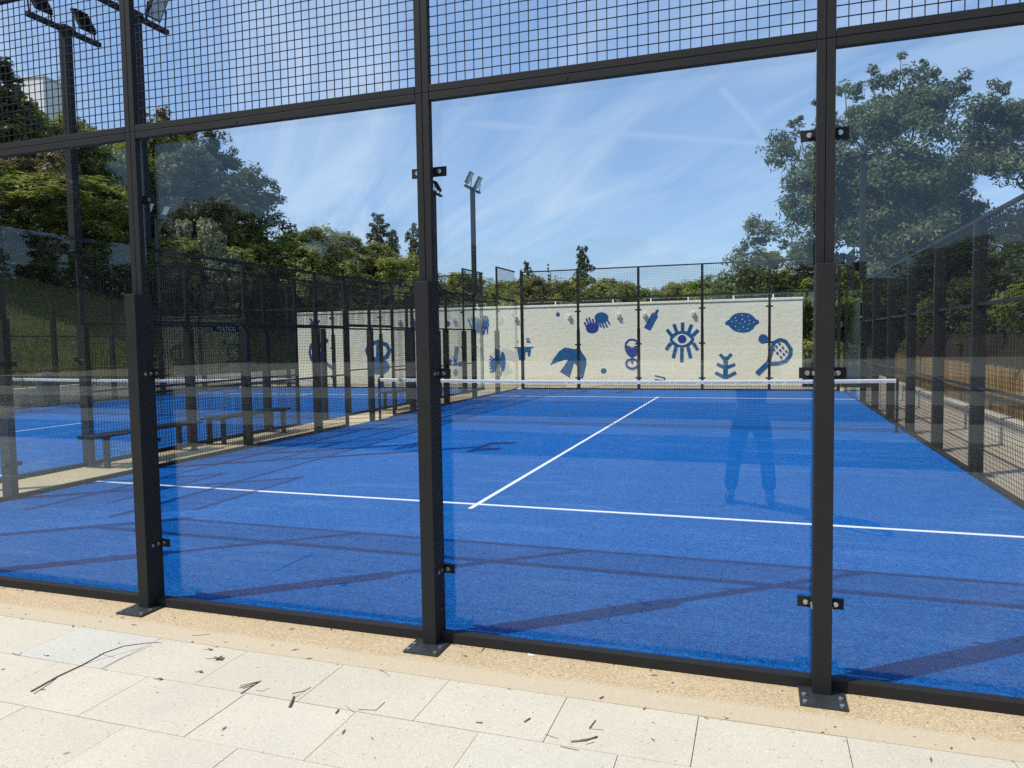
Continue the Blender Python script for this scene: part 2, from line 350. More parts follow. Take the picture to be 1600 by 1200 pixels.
g = MB(); g.v = [tuple(p) for p in np.stack([GX, GY, GZ], -1).reshape(-1, 3)]
ny, nx = GX.shape
g.f = [(j * nx + i, j * nx + i + 1, (j + 1) * nx + i + 1, (j + 1) * nx + i) for j in range(ny - 1) for i in range(nx - 1)]; g.m = [0] * len(g.f)
tag(g.build('ground', MGR, smooth=True), kind='structure')

# concrete slab the courts stand on, paving in front of it
tag(MB().box(-30, 6.12, -0.588, 21.9, -0.4, 0.0).build('concrete_slab', MC), kind='structure')
tag(MB().box(-6.22, -5.14, 0.05, 20.0, 0.0, 0.004).build('walkway_between_courts', MC), kind='structure')
tag(MB().box(5.14, 6.12, -0.05, 21.9, 0.0, 0.004).build('side_path', MW), kind='structure')
pv = MB(); random.seed(3)
pv.box(-30, 14, -6.62, -0.592, -0.3, -0.007, 1)
y = -0.592; row = 0
while y > -6.55:
    y1 = max(y - 0.409, -6.62); off = 0.07 if row % 2 == 0 else -0.215
    x = -30 + ((off + 30) % 0.6) - 0.6
    while x < 14:
        a, b = max(x + 0.0018, -30), min(x + 0.6 - 0.0018, 14)
        if b > a: 
            dz = random.uniform(-0.0012, 0.0012)
            pv.box(a, b, y1 + 0.0018, y - 0.0018, -0.03, 0.0 + dz, 0)
        x += 0.6
    y = y1; row += 1
tag(pv.build('paving', [MP, MJOINT], bevel=0.0), kind='structure')

def court(cx):
    t = MB().box(cx - 5.075, cx + 5.075, -0.125, 20.02, 0.0, 0.012).build('court_turf', MT); tag(t, kind='structure')
    w = 0.025
    for n, bx in (('service_line', (cx - 5.07, cx + 5.07, 3.05 - w, 3.05 + w)), ('service_line', (cx - 5.07, cx + 5.07, 16.95 - w, 16.95 + w))):
        MB().box(*bx, 0.008, 0.0165).build(n, ML, t)
    MB().box(cx - w, cx + w, 2.85, 17.15, 0.008, 0.0172).build('centre_line', ML, t)
C2 = -11.38
court(0.0); court(C2)

# ------------------------------------------------------------------ padel enclosures
def bx(m, u0, u1, o0, o1, z0, z1, mi=0): return m.box(u0, u1, -o1, -o0, z0, z1, mi)
WT = 0.0021
def wires(m, u0, u1, z0, z1, sp=0.05):
    n = int(round((u1 - u0) / sp))
    for i in range(1, n):
        u = u0 + (u1 - u0) * i / n
        b = len(m.v); o0, o1 = 0.163, 0.163 + 2 * WT
        m.v += [(u - WT, -o0, z0), (u + WT, -o0, z0), (u + WT, -o1, z0), (u - WT, -o1, z0), (u - WT, -o0, z1), (u + WT, -o0, z1), (u + WT, -o1, z1), (u - WT, -o1, z1)]
        m.f += [(b, b + 1, b + 5, b + 4), (b + 1, b + 2, b + 6, b + 5), (b + 2, b + 3, b + 7, b + 6), (b + 3, b, b + 4, b + 7)]; m.m += [0] * 4
    n = int(round((z1 - z0) / sp))
    for i in range(1, n):
        z = z0 + (z1 - z0) * i / n
        b = len(m.v); o0, o1 = 0.1675, 0.1675 + 2 * WT
        m.v += [(u0, -o0, z - WT), (u0, -o0, z + WT), (u0, -o1, z + WT), (u0, -o1, z - WT), (u1, -o0, z - WT), (u1, -o0, z + WT), (u1, -o1, z + WT), (u1, -o1, z - WT)]
        m.f += [(b, b + 1, b + 5, b + 4), (b + 1, b + 2, b + 6, b + 5), (b + 2, b + 3, b + 7, b + 6), (b + 3, b, b + 4, b + 7)]; m.m += [0] * 4
def post(par, u, h, reinf=True, clamps=(), bev=0.0, zr=2.0):
    m = MB(); zb = zr - 0.006 if reinf else 0.012
    for s in (-1, 1):
        a, b = sorted((u + s * 0.0015, u + s * 0.0395))
        cuts = [zb] + ([3.0035, 3.0065] if h > 3.1 else []) + [h]
        for i in range(0, len(cuts), 2): bx(m, a, b, 0.147, 0.187, cuts[i], cuts[i + 1])
    bx(m, u - 0.003, u + 0.003, 0.153, 0.181, zb + 0.002, h - 0.004)
    p = m.build('post', MB_, par, bev)
    if reinf:
        bx(MB(), u - 0.041, u + 0.041, 0.1105, 0.249, 0.010, zr).build('reinforcement', MB_, p, bev * 1.6)
        q = MB(); bx(q, u - 0.10, u + 0.10, 0.10, 0.37, 0.0005, 0.011)
        for du in (-0.078, 0.078):
            for oo in (0.345, 0.275):
                q.disc((u + du, -oo, 0.010), (0, 0, 1), 0.011, 0.009, 8, 1)
        q.build('base_plate', [MBP, MZN], p)
    else:
        q = MB(); bx(q, u - 0.075, u + 0.075, 0.09, 0.24, 0.0005, 0.010); q.build('base_plate', [MBP, MZN], p)
    for z in clamps:
        q = MB(); bx(q, u - 0.103, u + 0.103, 0.112, 0.118, z - 0.026, z + 0.026)
        for du in (-0.066, 0.066):
            q.disc((u + du, -0.118, z), (0, -1, 0), 0.012, 0.010, 10, 1); q.disc((u + du * 0.8, -0.119, z - 0.004), (0, -1, 0), 0.007, 0.022, 8, 0)
        if z > 2.0 or not reinf: bx(q, u - 0.03, u + 0.03, 0.118, 0.148, z - 0.02, z + 0.02)
        else:
            for s in (-1, 1):
                for oo in (0.15, 0.195): q.disc((u + s * 0.0405, -oo, z), (s, 0, 0), 0.011, 0.006, 10, 1)
        q.build('clamp', [MB_, MZN], p)
    return p
def rail(par, u0, u1, z0, z1, o0=0.147, o1=0.187, bev=0.0, name='rail'): return bx(MB(), u0, u1, o0, o1, z0, z1).build(name, MB_, par, bev)
CL = (0.4, 1.5, 2.6)
def end_wall(loc, rz, bev=0.0):
    e = empty('glass_end_wall', loc, rz)
    us = [-4.95, -3, -1, 1, 3, 4.95]
    for u in us[1:-1]: post(e, u, 4.0, True, CL, bev)
    for u in (us[0], us[-1]):
        bx(MB(), u - 0.045, u + 0.045, 0.10, 0.19, 0.0, 4.0).build('corner_post', MB_, e, bev)
    for a, b in zip(us[:-1], us[1:]):
        c, d = a + (0.046 if a == us[0] else 0.0415), b - (0.046 if b == us[-1] else 0.0415)
        rail(e, c, d, 0.002, 0.056, 0.127, 0.187, bev, 'bottom_rail')
        t = MB(); bx(t, c, d, 0.147, 0.187, 2.964, 3.0035)
        t.disc(((c + d) / 2 - 0.2, -0.187, 2.984), (0, -1, 0), 0.006, 0.004, 8, 0); t.disc(((c + d) / 2, -0.165, 2.960), (0, 0, 1), 0.008, 0.006, 8, 0)
        t.build('glass_head_rail', MB_, e, bev)
        rail(e, c, d, 3.0065, 3.045, bev=bev, name='mesh_sill_rail'); rail(e, c, d, 3.96, 4.0, bev=bev, name='top_rail')
        bx(MB(), a + 0.004, b - 0.004, 0.0995, 0.1095, 0.057, 2.998).build('glass_panel', MG, e)
        w = MB(); wires(w, c, d, 3.045, 3.96); w.build('mesh_panel', MWIRE, e)
    return e
def side_wall(loc, rz, doors):
    e = empty('court_side_fence', loc, rz)
    ys = [2, 4, 6, 8] + ([9, 11] if doors else [10]) + [12, 14, 16, 18]
    for yy in ys:
        tall = yy in (2, 18)
        post(e, yy - 10, 4.0 if tall else 3.0, yy not in (9, 11), CL if yy in (2, 4, 16, 18) else (), zr=2.0 if doors or yy in (2, 4, 16, 18) else 2.955)
    if doors:
        bx(MB(), -0.045, 0.045, 0.12, 0.21, 0.0, 1.995).build('door_post', MB_, e)
    bays = [0.15, 2, 4, 6, 8] + ([9, 11] if doors else [10]) + [12, 14, 16, 18, 19.85]
    for a, b in zip(bays[:-1], bays[1:]):
        c, d = a - 10 + 0.0415, b - 10 - 0.0415
        if b <= 4 or a >= 16:
            rail(e, c, d, 0.002, 0.056, 0.127, 0.187, name='bottom_rail'); rail(e, c, d, 2.964, 3.0)
            bx(MB(), a - 10 + 0.004, b - 10 - 0.004, 0.0995, 0.1095, 0.057, 2.998).build('glass_panel', MG, e)
            if b <= 2 or a >= 18:
                rail(e, c, d, 3.96, 4.0, name='top_rail'); rail(e, c, d, 3.0035, 3.04)
                w = MB(); wires(w, c, d, 3.04, 3.96); w.build('mesh_panel', MWIRE, e)
        elif doors and a == 9:
            rail(e, c, d, 2.0, 2.055, 0.14, 0.195, name='door_lintel'); rail(e, c, d, 2.96, 3.0, name='top_rail')
            w = MB(); wires(w, c, d, 2.055, 2.96); w.build('mesh_panel', MWIRE, e)
        else:
            rail(e, c, d, 0.002, 0.056, 0.127, 0.187, name='bottom_rail'); rail(e, c, d, 2.96, 3.0, name='top_rail')
            rail(e, c, d, 1.985, 2.022); rail(e, c, d, 1.03, 1.06)
            w = MB(); wires(w, c, d, 0.056, 1.03); wires(w, c, d, 1.06, 1.985); wires(w, c, d, 2.022, 2.96); w.build('mesh_panel', MWIRE, e)
    return e
GRP = 'black steel walls around the padel courts'
near = tag(end_wall((0, 0, 0), 0, 0.0022), 'nearest black steel and glass wall, standing on the beige concrete strip beside the pale paving', 'glass wall', GRP)
far = tag(end_wall((0, 19.9, 0), math.pi), 'glass and mesh wall at the far end, in front of the painted eye and lemon', 'glass wall', GRP)
lft = tag(side_wall((-4.95, 10, 0), -math.pi / 2, True), 'black mesh side fence with a doorway, between the front blue court and the benches', 'mesh fence', GRP)
rgt = tag(side_wall((4.95, 10, 0), math.pi / 2, False), 'long black mesh fence on the right, in front of the brown slatted fence', 'mesh fence', GRP)
far2 = copy_tree(far); far2.location.x = C2; far2['label'] = 'glass and mesh wall at the back of the left-hand court, before the painted vase'
r2 = copy_tree(lft); r2.location = (C2 + 4.95, 10, 0); r2.rotation_euler.z = math.pi / 2
r2['label'] = 'black mesh fence with a doorway behind the benches, edging the left-hand court'
l2 = copy_tree(rgt); l2.location = (C2 - 4.95, 10, 0); l2.rotation_euler.z = -math.pi / 2
l2['label'] = 'farthest black mesh fence at the left, below the grassy slope and low white wall'

# ------------------------------------------------------------------ nets
def net(cx):
    e = empty('padel_net', (cx, 10, 0)); w = 4.93
    top = lambda x: 0.88 + 0.04 * (x / w) ** 2
    for s in (-1, 1):
        m = MB().box(s * w - 0.02, s * w + 0.02, -0.02, 0.02, 0.012, 0.915); m.box(s * w - 0.05, s * w + 0.05, -0.05, 0.05, 0.012, 0.022)
        m.build('net_post', MB_, e)
    m = MB(); n = 216; t = 0.0016
    for i in range(n + 1):
        x = -w + 0.03 + (2 * w - 0.06) * i / n; m.box(x - t, x + t, -t, t, 0.02, top(x) - 0.03)
    k = 18
    for j in range(k):
        for i in range(24):
            x0, x1 = -w + 0.03 + (2 * w - 0.06) * i / 24, -w + 0.03 + (2 * w - 0.06) * (i + 1) / 24
            z0, z1 = 0.02 + (top(x0) - 0.07) * j / (k - 1), 0.02 + (top(x1) - 0.07) * j / (k - 1)
            b = len(m.v); m.v += [(x0, -t, z0 - t), (x0, t, z0 - t), (x0, t, z0 + t), (x0, -t, z0 + t), (x1, -t, z1 - t), (x1, t, z1 - t), (x1, t, z1 + t), (x1, -t, z1 + t)]
            m.f += [(b, b + 1, b + 5, b + 4), (b + 1, b + 2, b + 6, b + 5), (b + 2, b + 3, b + 7, b + 6), (b + 3, b, b + 4, b + 7)]; m.m += [0] * 4
    m.build('net_mesh', MNET, e)
    m = MB(); N = 60
    for i in range(N):
        x0, x1 = -w + 0.02 + (2 * w - 0.04) * i / N, -w + 0.02 + (2 * w - 0.04) * (i + 1) / N
        j = random.uniform(-0.002, 0.002) if i else 0
        b = len(m.v)
        for x in (x0, x1):
            z = top(x); m.v += [(x, -0.007, z - 0.062), (x, -0.011, z - 0.005), (x, 0, z + 0.003), (x, 0.011, z - 0.005), (x, 0.007, z - 0.062)]
        m.f += [tuple(b + q for q in (a, a + 5, a + 6, a + 1)) for a in range(4)] ; m.m += [0] * 4
        for q in range(5):                                             # printed dashes along the tape
            xx = x0 + (x1 - x0) * (q + 0.3) / 5
            if random.random() < 0.75: m.poly([(xx, -0.0118, top(xx) - 0.042), (xx + 0.018, -0.0118, top(xx) - 0.046), (xx + 0.022, -0.0122, top(xx) - 0.030), (xx + 0.006, -0.0122, top(xx) - 0.027)], 1)
    m.build('top_tape', [MBAND, plain('grey_print', (0.35, 0.36, 0.37), 0.8)], e)
    return e
tag(net(0.0), 'black net with white top tape across the front blue court', 'net', 'padel nets')
tag(net(C2), 'black net with white top tape across the left-hand court, behind the mesh fences', 'net', 'padel nets')

# ------------------------------------------------------------------ floodlight masts
def mast():
    e = empty('floodlight_mast')                                       # local +x looks into the court
    m = MB().box(-0.058, 0.058, -0.058, 0.058, 3.0, 6.02); m.box(-0.075, 0.075, -0.075, 0.075, 6.0, 6.06); m.box(-0.10, 0.10, -0.09, 0.09, 3.0, 3.012)
    m.build('mast', MB_, e, 0.004)
    MB().box(-0.035, 0.035, -0.56, 0.56, 5.98, 6.04).build('crossbar', MB_, e, 0.003)
    for s in (-1, 1):
        fl = empty('floodlight'); fl.parent = e; fl.location = (0.05, s * 0.34, 6.26); fl.rotation_euler = (0, R(-60), 0)
        m = MB().box(-0.17, 0.17, -0.125, 0.125, -0.012, 0.03)
        for q in range(9): m.box(-0.15 + q * 0.035, -0.145 + q * 0.035, -0.11, 0.11, 0.03, 0.065)
        m.build('housing', MB_, fl, 0.004)
        MB().box(-0.148, 0.148, -0.103, 0.103, -0.018, -0.0125).build('lens', MLENS, fl)
        b = MB()
        for t in (-1, 1): b.tube([(0.02 if t else 0, s * 0.34 + t * 0.16, 6.04), (0.05, s * 0.34 + t * 0.16, 6.27)], 0.012, 6)
        b.build('bracket', MB_, e)
    return e
for rootless in (): pass
mst = mast()
def fix_fl(e):
    pass
MS = [((-5.08, 4.0), 0, 'floodlight mast whose upper end stands behind the left-hand steel post of the near wall'),
      ((-5.08, 16.0), 0, 'tall floodlight mast with two lamps standing clear against the sky, left of the far wall'),
      ((5.08, 16.0), math.pi, 'floodlight mast at the right, pale against the big tree behind the right-hand fence'),
      ((C2 + 5.08, 4.0), math.pi, 'nearest floodlight mast, rising above the left-hand fence with its lamps at the top corner'),
      ((C2 + 5.08, 16.0), math.pi, 'floodlight mast mostly hidden by the middle post, its lamps just showing beside it'),
      ((C2 - 5.08, 16.0), 0, 'small distant floodlight mast in front of the large rounded tree')]
for i, ((x, y), rz, lab) in enumerate(MS):
    o = mst if i == 0 else copy_tree(mst)
    o.location = (x, y, 0); o.rotation_euler.z = rz; tag(o, lab, 'floodlight', 'floodlight masts on the court fences')

# ------------------------------------------------------------------ benches, sign, bin
def bench():
    e = empty('bench'); L = 1.0
    m = MB()
    for k in range(3): m.box(-0.19 + k * 0.13, -0.075 + k * 0.13, -L, L, 0.43, 0.46)
    m.build('seat', MB_, e, 0.004)
    for s in (-1, 1):
        MB().box(-0.17, -0.11, s * 0.82 - 0.03, s * 0.82 + 0.03, 0.012, 0.41).build('leg', MB_, e)
        MB().box(0.11, 0.17, s * 0.82 - 0.03, s * 0.82 + 0.03, 0.012, 0.41).build('leg', MB_, e)
        m = MB().box(-0.21, 0.21, s * 0.82 - 0.04, s * 0.82 + 0.04, 0.002, 0.014); m.build('foot_plate', MBP, e)
        MB().box(-0.19, 0.19, s * 0.82 - 0.025, s * 0.82 + 0.025, 0.4105, 0.4295).build('seat_bearer', MB_, e)
    return e
b0 = bench()
for i, (y, lab) in enumerate(((4.72, 'nearest low black bench between the two courts, showing left of the left-hand post'), (7.05, 'low black bench in the walkway between the courts, right of the left-hand post'), (13.2, 'farthest black bench in the walkway between the courts, near the net end'))):
    o = b0 if i == 0 else copy_tree(b0); o.location = (-5.95, y, 0.002); tag(o, lab, 'bench', 'benches between the courts')

sg = empty('name_plate', (-5.137, 5.58, 1.925), math.pi / 2)
MB().box(-0.29, 0.29, -0.004, 0.004, -0.045, 0.045).build('plate', MB_, sg)
fc = bpy.data.curves.new('lettering', 'FONT'); fc.body = 'PORTICO'; fc.size = 0.085; fc.align_x = 'CENTER'; fc.align_y = 'CENTER'; fc.extrude = 0.0006; fc.space_character = 1.25
fo = bpy.data.objects.new('tmp', fc); COL.objects.link(fo); bpy.context.view_layer.update()
fm = bpy.data.meshes.new_from_object(fo.evaluated_get(bpy.context.evaluated_depsgraph_get())); bpy.data.objects.remove(fo)
fm.materials.clear(); fm.materials.append(MWHT); lt = bpy.data.objects.new('lettering', fm); COL.objects.link(lt); lt.parent = sg
lt.rotation_euler = (R(90), 0, 0); lt.location = (0, -0.0052, 0)
tag(sg, 'small black plate with white letters hanging under a rail of the mesh fence', 'sign')
bn = empty('waste_bin', (-17.0, 12.1, 0.0))
m = MB(); m.tube([(0, 0, 0.02), (0, 0, 0.75), (0, 0, 0.85)], [0.24, 0.28, 0.27], 14); m.build('body', plain('blue_grey_plastic', (0.06, 0.085, 0.11), 0.5), bn, smooth=False)
m = MB(); m.tube([(0, 0, 0.852), (0, 0, 0.93), (0, 0, 0.97)], [0.29, 0.26, 0.12], 14); m.build('lid', plain('dark_plastic', (0.04, 0.05, 0.06), 0.5), bn)
tag(bn, 'small blue grey bin below the grass slope behind the left-hand court', 'bin')

# ------------------------------------------------------------------ white building with the mural
MURAL = [["painted_dot","t",[["e",-4.211,2.588,0.072,0.083]]],["painted_hand","i",[["e",-2.953,2.072,0.232,0.192],["s",-3.125,2.053,-3.239,2.297,0.065],["s",-3.055,2.111,-3.168,2.419,0.065],["s",-2.961,2.132,-3.065,2.453,0.065],["s",-2.859,2.13,-2.94,2.404,0.065],["s",-2.771,2.105,-2.825,2.333,0.061]]],["painted_hand","t",[["e",-2.616,2.433,0.252,0.194],["s",-2.81,2.392,-2.716,2.104,0.061],["s",-2.732,2.354,-2.619,2.088,0.061],["s",-2.631,2.329,-2.509,2.059,0.061],["s",-2.53,2.34,-2.403,2.084,0.061],["s",-2.428,2.392,-2.32,2.19,0.061]]],["painted_bird","t",[["p",[[-4.543,0.745],[-4.385,1.001],[-4.189,1.255],[-3.972,1.391],[-3.782,1.366],[-3.593,1.327],[-3.451,1.399],[-3.312,1.177],[-3.183,0.992],[-3.175,0.785],[-3.249,0.487],[-3.331,0.219],[-3.414,0.441],[-3.529,0.718],[-3.622,0.834],[-3.696,0.626],[-3.795,0.293],[-4.165,0.511],[-4.004,0.72],[-3.859,0.941],[-3.954,0.951],[-4.266,0.86]]]]],["painted_dot","t",[["e",-2.55,0.541,0.106,0.1]]],["painted_wine_glass","i",[["l",[[-1.767,1.365],[-1.743,1.522],[-1.652,1.62],[-1.53,1.645],[-1.409,1.616],[-1.32,1.516],[-1.295,1.359],[-1.362,1.293],[-1.533,1.272],[-1.699,1.297]],0.065],["p",[[-1.771,1.41],[-1.676,1.431],[-1.532,1.362],[-1.393,1.428],[-1.294,1.404],[-1.286,1.292],[-1.34,1.149],[-1.431,1.06],[-1.534,1.034],[-1.638,1.062],[-1.727,1.153],[-1.781,1.297]]],["s",-1.534,1.07,-1.536,0.791,0.061],["l",[[-1.748,0.801],[-1.702,0.914],[-1.535,0.967],[-1.369,0.912],[-1.325,0.799],[-1.37,0.674],[-1.537,0.62],[-1.703,0.675]],0.061]]],["painted_bottle","t",[["p",[[-1.113,2.048],[-0.867,2.487],[-0.836,2.552],[-0.748,2.559],[-0.659,2.68],[-0.589,2.647],[-0.656,2.503],[-0.625,2.414],[-0.67,2.349],[-0.892,1.933]]]]],["painted_eye","t",[["e",0.184,1.627,0.411,0.289],["s",0.206,1.868,0.207,2.201,0.12],["s",0.017,1.849,-0.086,2.15,0.12],["s",0.404,1.842,0.507,2.124,0.12],["s",-0.17,1.765,-0.326,1.97,0.12],["s",0.553,1.752,0.727,1.936,0.12],["s",0.184,1.385,0.174,0.836,0.12],["s",-0.01,1.388,-0.116,0.979,0.12],["s",0.377,1.383,0.475,0.974,0.12],["s",-0.192,1.5,-0.358,1.273,0.12],["s",0.561,1.49,0.71,1.252,0.12]]],["painted_eye_white","w",[["p",[[-0.135,1.623],[-0.04,1.718],[0.068,1.791],[0.189,1.811],[0.305,1.787],[0.412,1.711],[0.497,1.622],[0.412,1.514],[0.304,1.441],[0.188,1.421],[0.068,1.444],[-0.04,1.52]]]]],["painted_iris","i",[["e",0.189,1.631,0.146,0.145]]],["painted_stripes","t",[["s",-0.744,0.368,-0.392,0.288,0.052],["s",-0.753,0.234,-0.415,0.181,0.052],["s",-0.414,0.315,-0.415,0.163,0.052]]],["painted_vest","t",[["s",-5.9,1.41,-5.158,1.41,0.044],["p",[[-5.786,1.389],[-5.241,1.392],[-5.286,1.073],[-5.374,1.083],[-5.391,1.244],[-5.461,1.244],[-5.485,0.938],[-5.723,0.94]]]]],["painted_sprig","i",[["s",-5.433,1.738,-5.327,1.619,0.044],["s",-5.383,1.77,-5.277,1.665,0.039],["s",-5.425,1.62,-5.253,1.594,0.044],["s",-5.797,1.602,-5.722,1.672,0.026]]],["painted_lemon","t",[["p",[[1.6,2.143],[1.653,2.215],[1.736,2.256],[1.818,2.374],[1.942,2.456],[2.085,2.482],[2.248,2.478],[2.411,2.435],[2.533,2.334],[2.594,2.248],[2.675,2.225],[2.707,2.148],[2.663,2.089],[2.582,2.057],[2.514,1.931],[2.372,1.84],[2.209,1.809],[2.066,1.825],[1.902,1.879],[1.778,1.989],[1.716,2.067],[1.633,2.086]]]]],["painted_lemon_specks","w",[["e",1.942,2.315,0.016,0.017],["e",2.159,2.399,0.016,0.017],["e",2.35,2.352,0.017,0.017],["e",1.831,2.193,0.016,0.018],["e",1.971,2.216,0.016,0.017],["e",2.167,2.262,0.017,0.017],["e",2.249,2.179,0.016,0.018],["e",2.391,2.223,0.017,0.017],["e",2.078,2.132,0.016,0.017],["e",1.942,2.028,0.017,0.017],["e",2.201,2.001,0.016,0.017],["e",2.384,2.096,0.016,0.017],["e",2.066,1.906,0.016,0.017],["e",2.533,2.152,0.017,0.017],["e",2.331,1.943,0.016,0.017]]],["painted_ball","t",[["e",2.826,1.594,0.152,0.161]]],["painted_racket","t",[["l",[[3.092,1.235],[3.171,1.475],[3.349,1.565],[3.524,1.499],[3.687,1.245],[3.676,1.06],[3.539,0.859],[3.322,0.784],[3.094,0.768],[2.994,0.82],[3.041,1.032]],0.12],["s",3.014,0.82,2.629,0.429,0.162],["e",3.33,1.43,0.04,0.043],["e",3.239,1.334,0.04,0.043],["e",3.438,1.303,0.039,0.042],["e",3.16,1.242,0.04,0.043],["e",3.359,1.211,0.04,0.042],["e",3.549,1.175,0.04,0.042],["e",3.268,1.123,0.04,0.042],["e",3.467,1.087,0.039,0.042],["e",3.38,0.987,0.04,0.042]]],["painted_plant","t",[["s",1.626,1.022,1.623,0.33,0.154],["s",1.626,0.892,1.443,1.097,0.111],["s",1.626,0.892,1.821,1.107,0.111],["s",1.626,0.62,1.343,0.773,0.111],["s",1.626,0.62,1.937,0.761,0.111],["s",1.627,0.299,1.292,0.473,0.115],["s",1.627,0.299,1.966,0.481,0.115]]],["painted_flower","i",[["e",-14.468,2.44,0.195,0.168],["s",-14.54,2.538,-14.648,2.703,0.098],["s",-14.404,2.555,-14.367,2.729,0.098],["s",-14.317,2.469,-14.198,2.628,0.085],["s",-14.457,2.342,-14.402,2.192,0.11]]],["painted_racket","t",[["l",[[-14.722,1.337],[-14.635,1.63],[-14.419,1.725],[-14.18,1.669],[-14.114,1.428],[-14.184,1.137],[-14.388,0.93],[-14.635,1.01]],0.11],["s",-14.233,1.04,-13.589,0.641,0.134],["e",-14.486,1.563,0.053,0.045],["e",-14.314,1.496,0.052,0.045],["e",-14.567,1.401,0.053,0.046],["e",-14.396,1.334,0.053,0.046],["e",-14.269,1.3,0.053,0.046],["e",-14.514,1.192,0.052,0.045],["e",-14.365,1.138,0.053,0.046]]],["painted_ball","t",[["e",-13.951,1.783,0.134,0.116]]],["painted_vase","t",[["l",[[-12.075,1.374],[-11.96,1.595],[-11.564,1.716],[-11.18,1.584],[-11.066,1.363],[-11.193,1.113],[-11.586,0.99],[-11.975,1.119]],0.159],["e",-11.558,0.737,0.481,0.316],["s",-11.564,1.716,-11.586,0.99,0.146]]],["painted_flower","t",[["e",-9.999,2.342,0.109,0.111],["s",-10.013,2.342,-10.147,2.438,0.085],["s",-10.013,2.342,-9.993,2.577,0.085],["s",-9.979,2.342,-9.858,2.524,0.085],["s",-10.016,2.219,-10.055,2.034,0.085]]],["painted_dot","i",[["e",-8.551,2.353,0.106,0.103]]],["painted_hand","t",[["e",-7.391,2.165,0.219,0.204],["s",-7.585,2.169,-7.707,2.521,0.067],["s",-7.474,2.197,-7.577,2.56,0.067],["s",-7.358,2.213,-7.441,2.574,0.067],["s",-7.255,2.192,-7.313,2.523,0.067]]],["painted_hand","t",[["e",-7.021,2.367,0.154,0.262],["s",-7.05,2.158,-7.106,1.92,0.067],["s",-6.941,2.156,-6.94,1.917,0.061]]],["painted_hand","t",[["e",-6.668,0.778,0.191,0.251],["s",-6.677,0.958,-6.878,1.115,0.055],["s",-6.679,0.874,-6.88,0.995,0.055],["s",-6.68,0.79,-6.883,0.875,0.055],["s",-6.682,0.706,-6.885,0.755,0.055],["s",-6.683,0.623,-6.887,0.635,0.055],["s",-6.685,0.539,-6.889,0.515,0.055]]],["painted_leaf","t",[["s",-8.29,0.724,-8.207,1.485,0.159],["e",-8.538,0.897,0.133,0.122],["e",-8.077,0.809,0.118,0.097],["e",-8.268,0.493,0.099,0.146]]],["painted_hand","t",[["e",-6.361,0.896,0.113,0.369],["s",-6.397,0.658,-6.447,0.359,0.073]]]]
wb = empty('painted_building', (-5.6, 22.0, 0))
OX = 5.6
MB().box(-15.27 + OX, 4.05 + OX, 0, 6.5, -0.3, 2.86).build('wall', MPL, wb, 0.02)
m = MB(); m.box(-15.29 + OX, 4.07 + OX, -0.03, 0.25, 2.862, 2.945); m.box(-15.29 + OX, -15.04 + OX, 0.25, 6.25, 2.862, 2.945); m.box(3.82 + OX, 4.07 + OX, 0.25, 6.25, 2.862, 2.945); m.box(-15.29 + OX, 4.07 + OX, 6.25, 6.53, 2.862, 2.945)
m.build('parapet', MPL, wb, 0.015)
for nm, col, prims in MURAL:
    m = MB(); k = 0
    def pl(pts):
        global k
        yy = -0.004 - 0.0006 * k; k += 1
        a = sum(pts[i][0] * pts[(i + 1) % len(pts)][1] - pts[(i + 1) % len(pts)][0] * pts[i][1] for i in range(len(pts)))
        if a < 0: pts = pts[::-1]
        m.poly([(p[0] + OX, yy - (0.012 if nm == 'painted_iris' else 0.006 if col == 'w' else 0), p[1]) for p in pts])
    def seg(x0, z0, x1, z1, w):
        dx, dz = x1 - x0, z1 - z0; l = math.hypot(dx, dz) or 1; nx_, nz_ = -dz / l * w / 2, dx / l * w / 2
        pl([(x0 + nx_, z0 + nz_), (x1 + nx_, z1 + nz_), (x1 - nx_, z1 - nz_), (x0 - nx_, z0 - nz_)])
    def ell(x, z, a, b, n=20): pl([(x + a * math.cos(2 * math.pi * i / n), z + b * math.sin(2 * math.pi * i / n)) for i in range(n)])
    for p in prims:
        if p[0] == 'e': ell(*p[1:5])
        elif p[0] == 's': seg(*p[1:])
        elif p[0] == 'p': pl([tuple(q) for q in p[1]])
        elif p[0] == 'l':
            P = p[1]
            for i in range(len(P)):
                a, b = P[i], P[(i + 1) % len(P)]; seg(*a, *b, p[2]); ell(*a, p[2] / 2, p[2] / 2, 10)
    m.build(nm, {'t': MTEAL, 'i': MIND, 'w': MPL}[col], wb)
for x in (-3.80, -2.01, -1.10, 0.56, -5.83, -8.3, -10.6):
    m = MB().box(x + OX - 0.06, x + OX + 0.06, -0.10, 0, 2.42, 2.44); m.box(x + OX - 0.06, x + OX + 0.06, -0.09, 0, 2.49, 2.56); m.box(x + OX - 0.06, x + OX + 0.06, -0.03, 0, 2.44, 2.49)
    m.build('wall_lamp', MWHT, wb)
tag(wb, 'long cream plastered building painted with blue hands, a bird, an eye, a lemon and rackets', 'building')
def rpanel(w):
    e = empty('roof_panel')
    MB().box(-w / 2, w / 2, -0.45, 0.45, 0.27, 0.31).build('panel', MROOF, e)
    for s in (-1, 1): MB().box(s * w / 2 - 0.03 * s - 0.02, s * w / 2 - 0.03 * s + 0.02, -0.44, -0.40, 0.0, 0.268).build('leg', MWHT, e); MB().box(s * w / 2 - 0.03 * s - 0.02, s * w / 2 - 0.03 * s + 0.02, 0.40, 0.44, 0.0, 0.268).build('leg', MWHT, e)
    MB().box(-w / 2 + 0.06, w / 2 - 0.06, -0.3, 0.35, 0.0, 0.20).build('base', MDRK, e)
    return e
rp = rpanel(1.35)
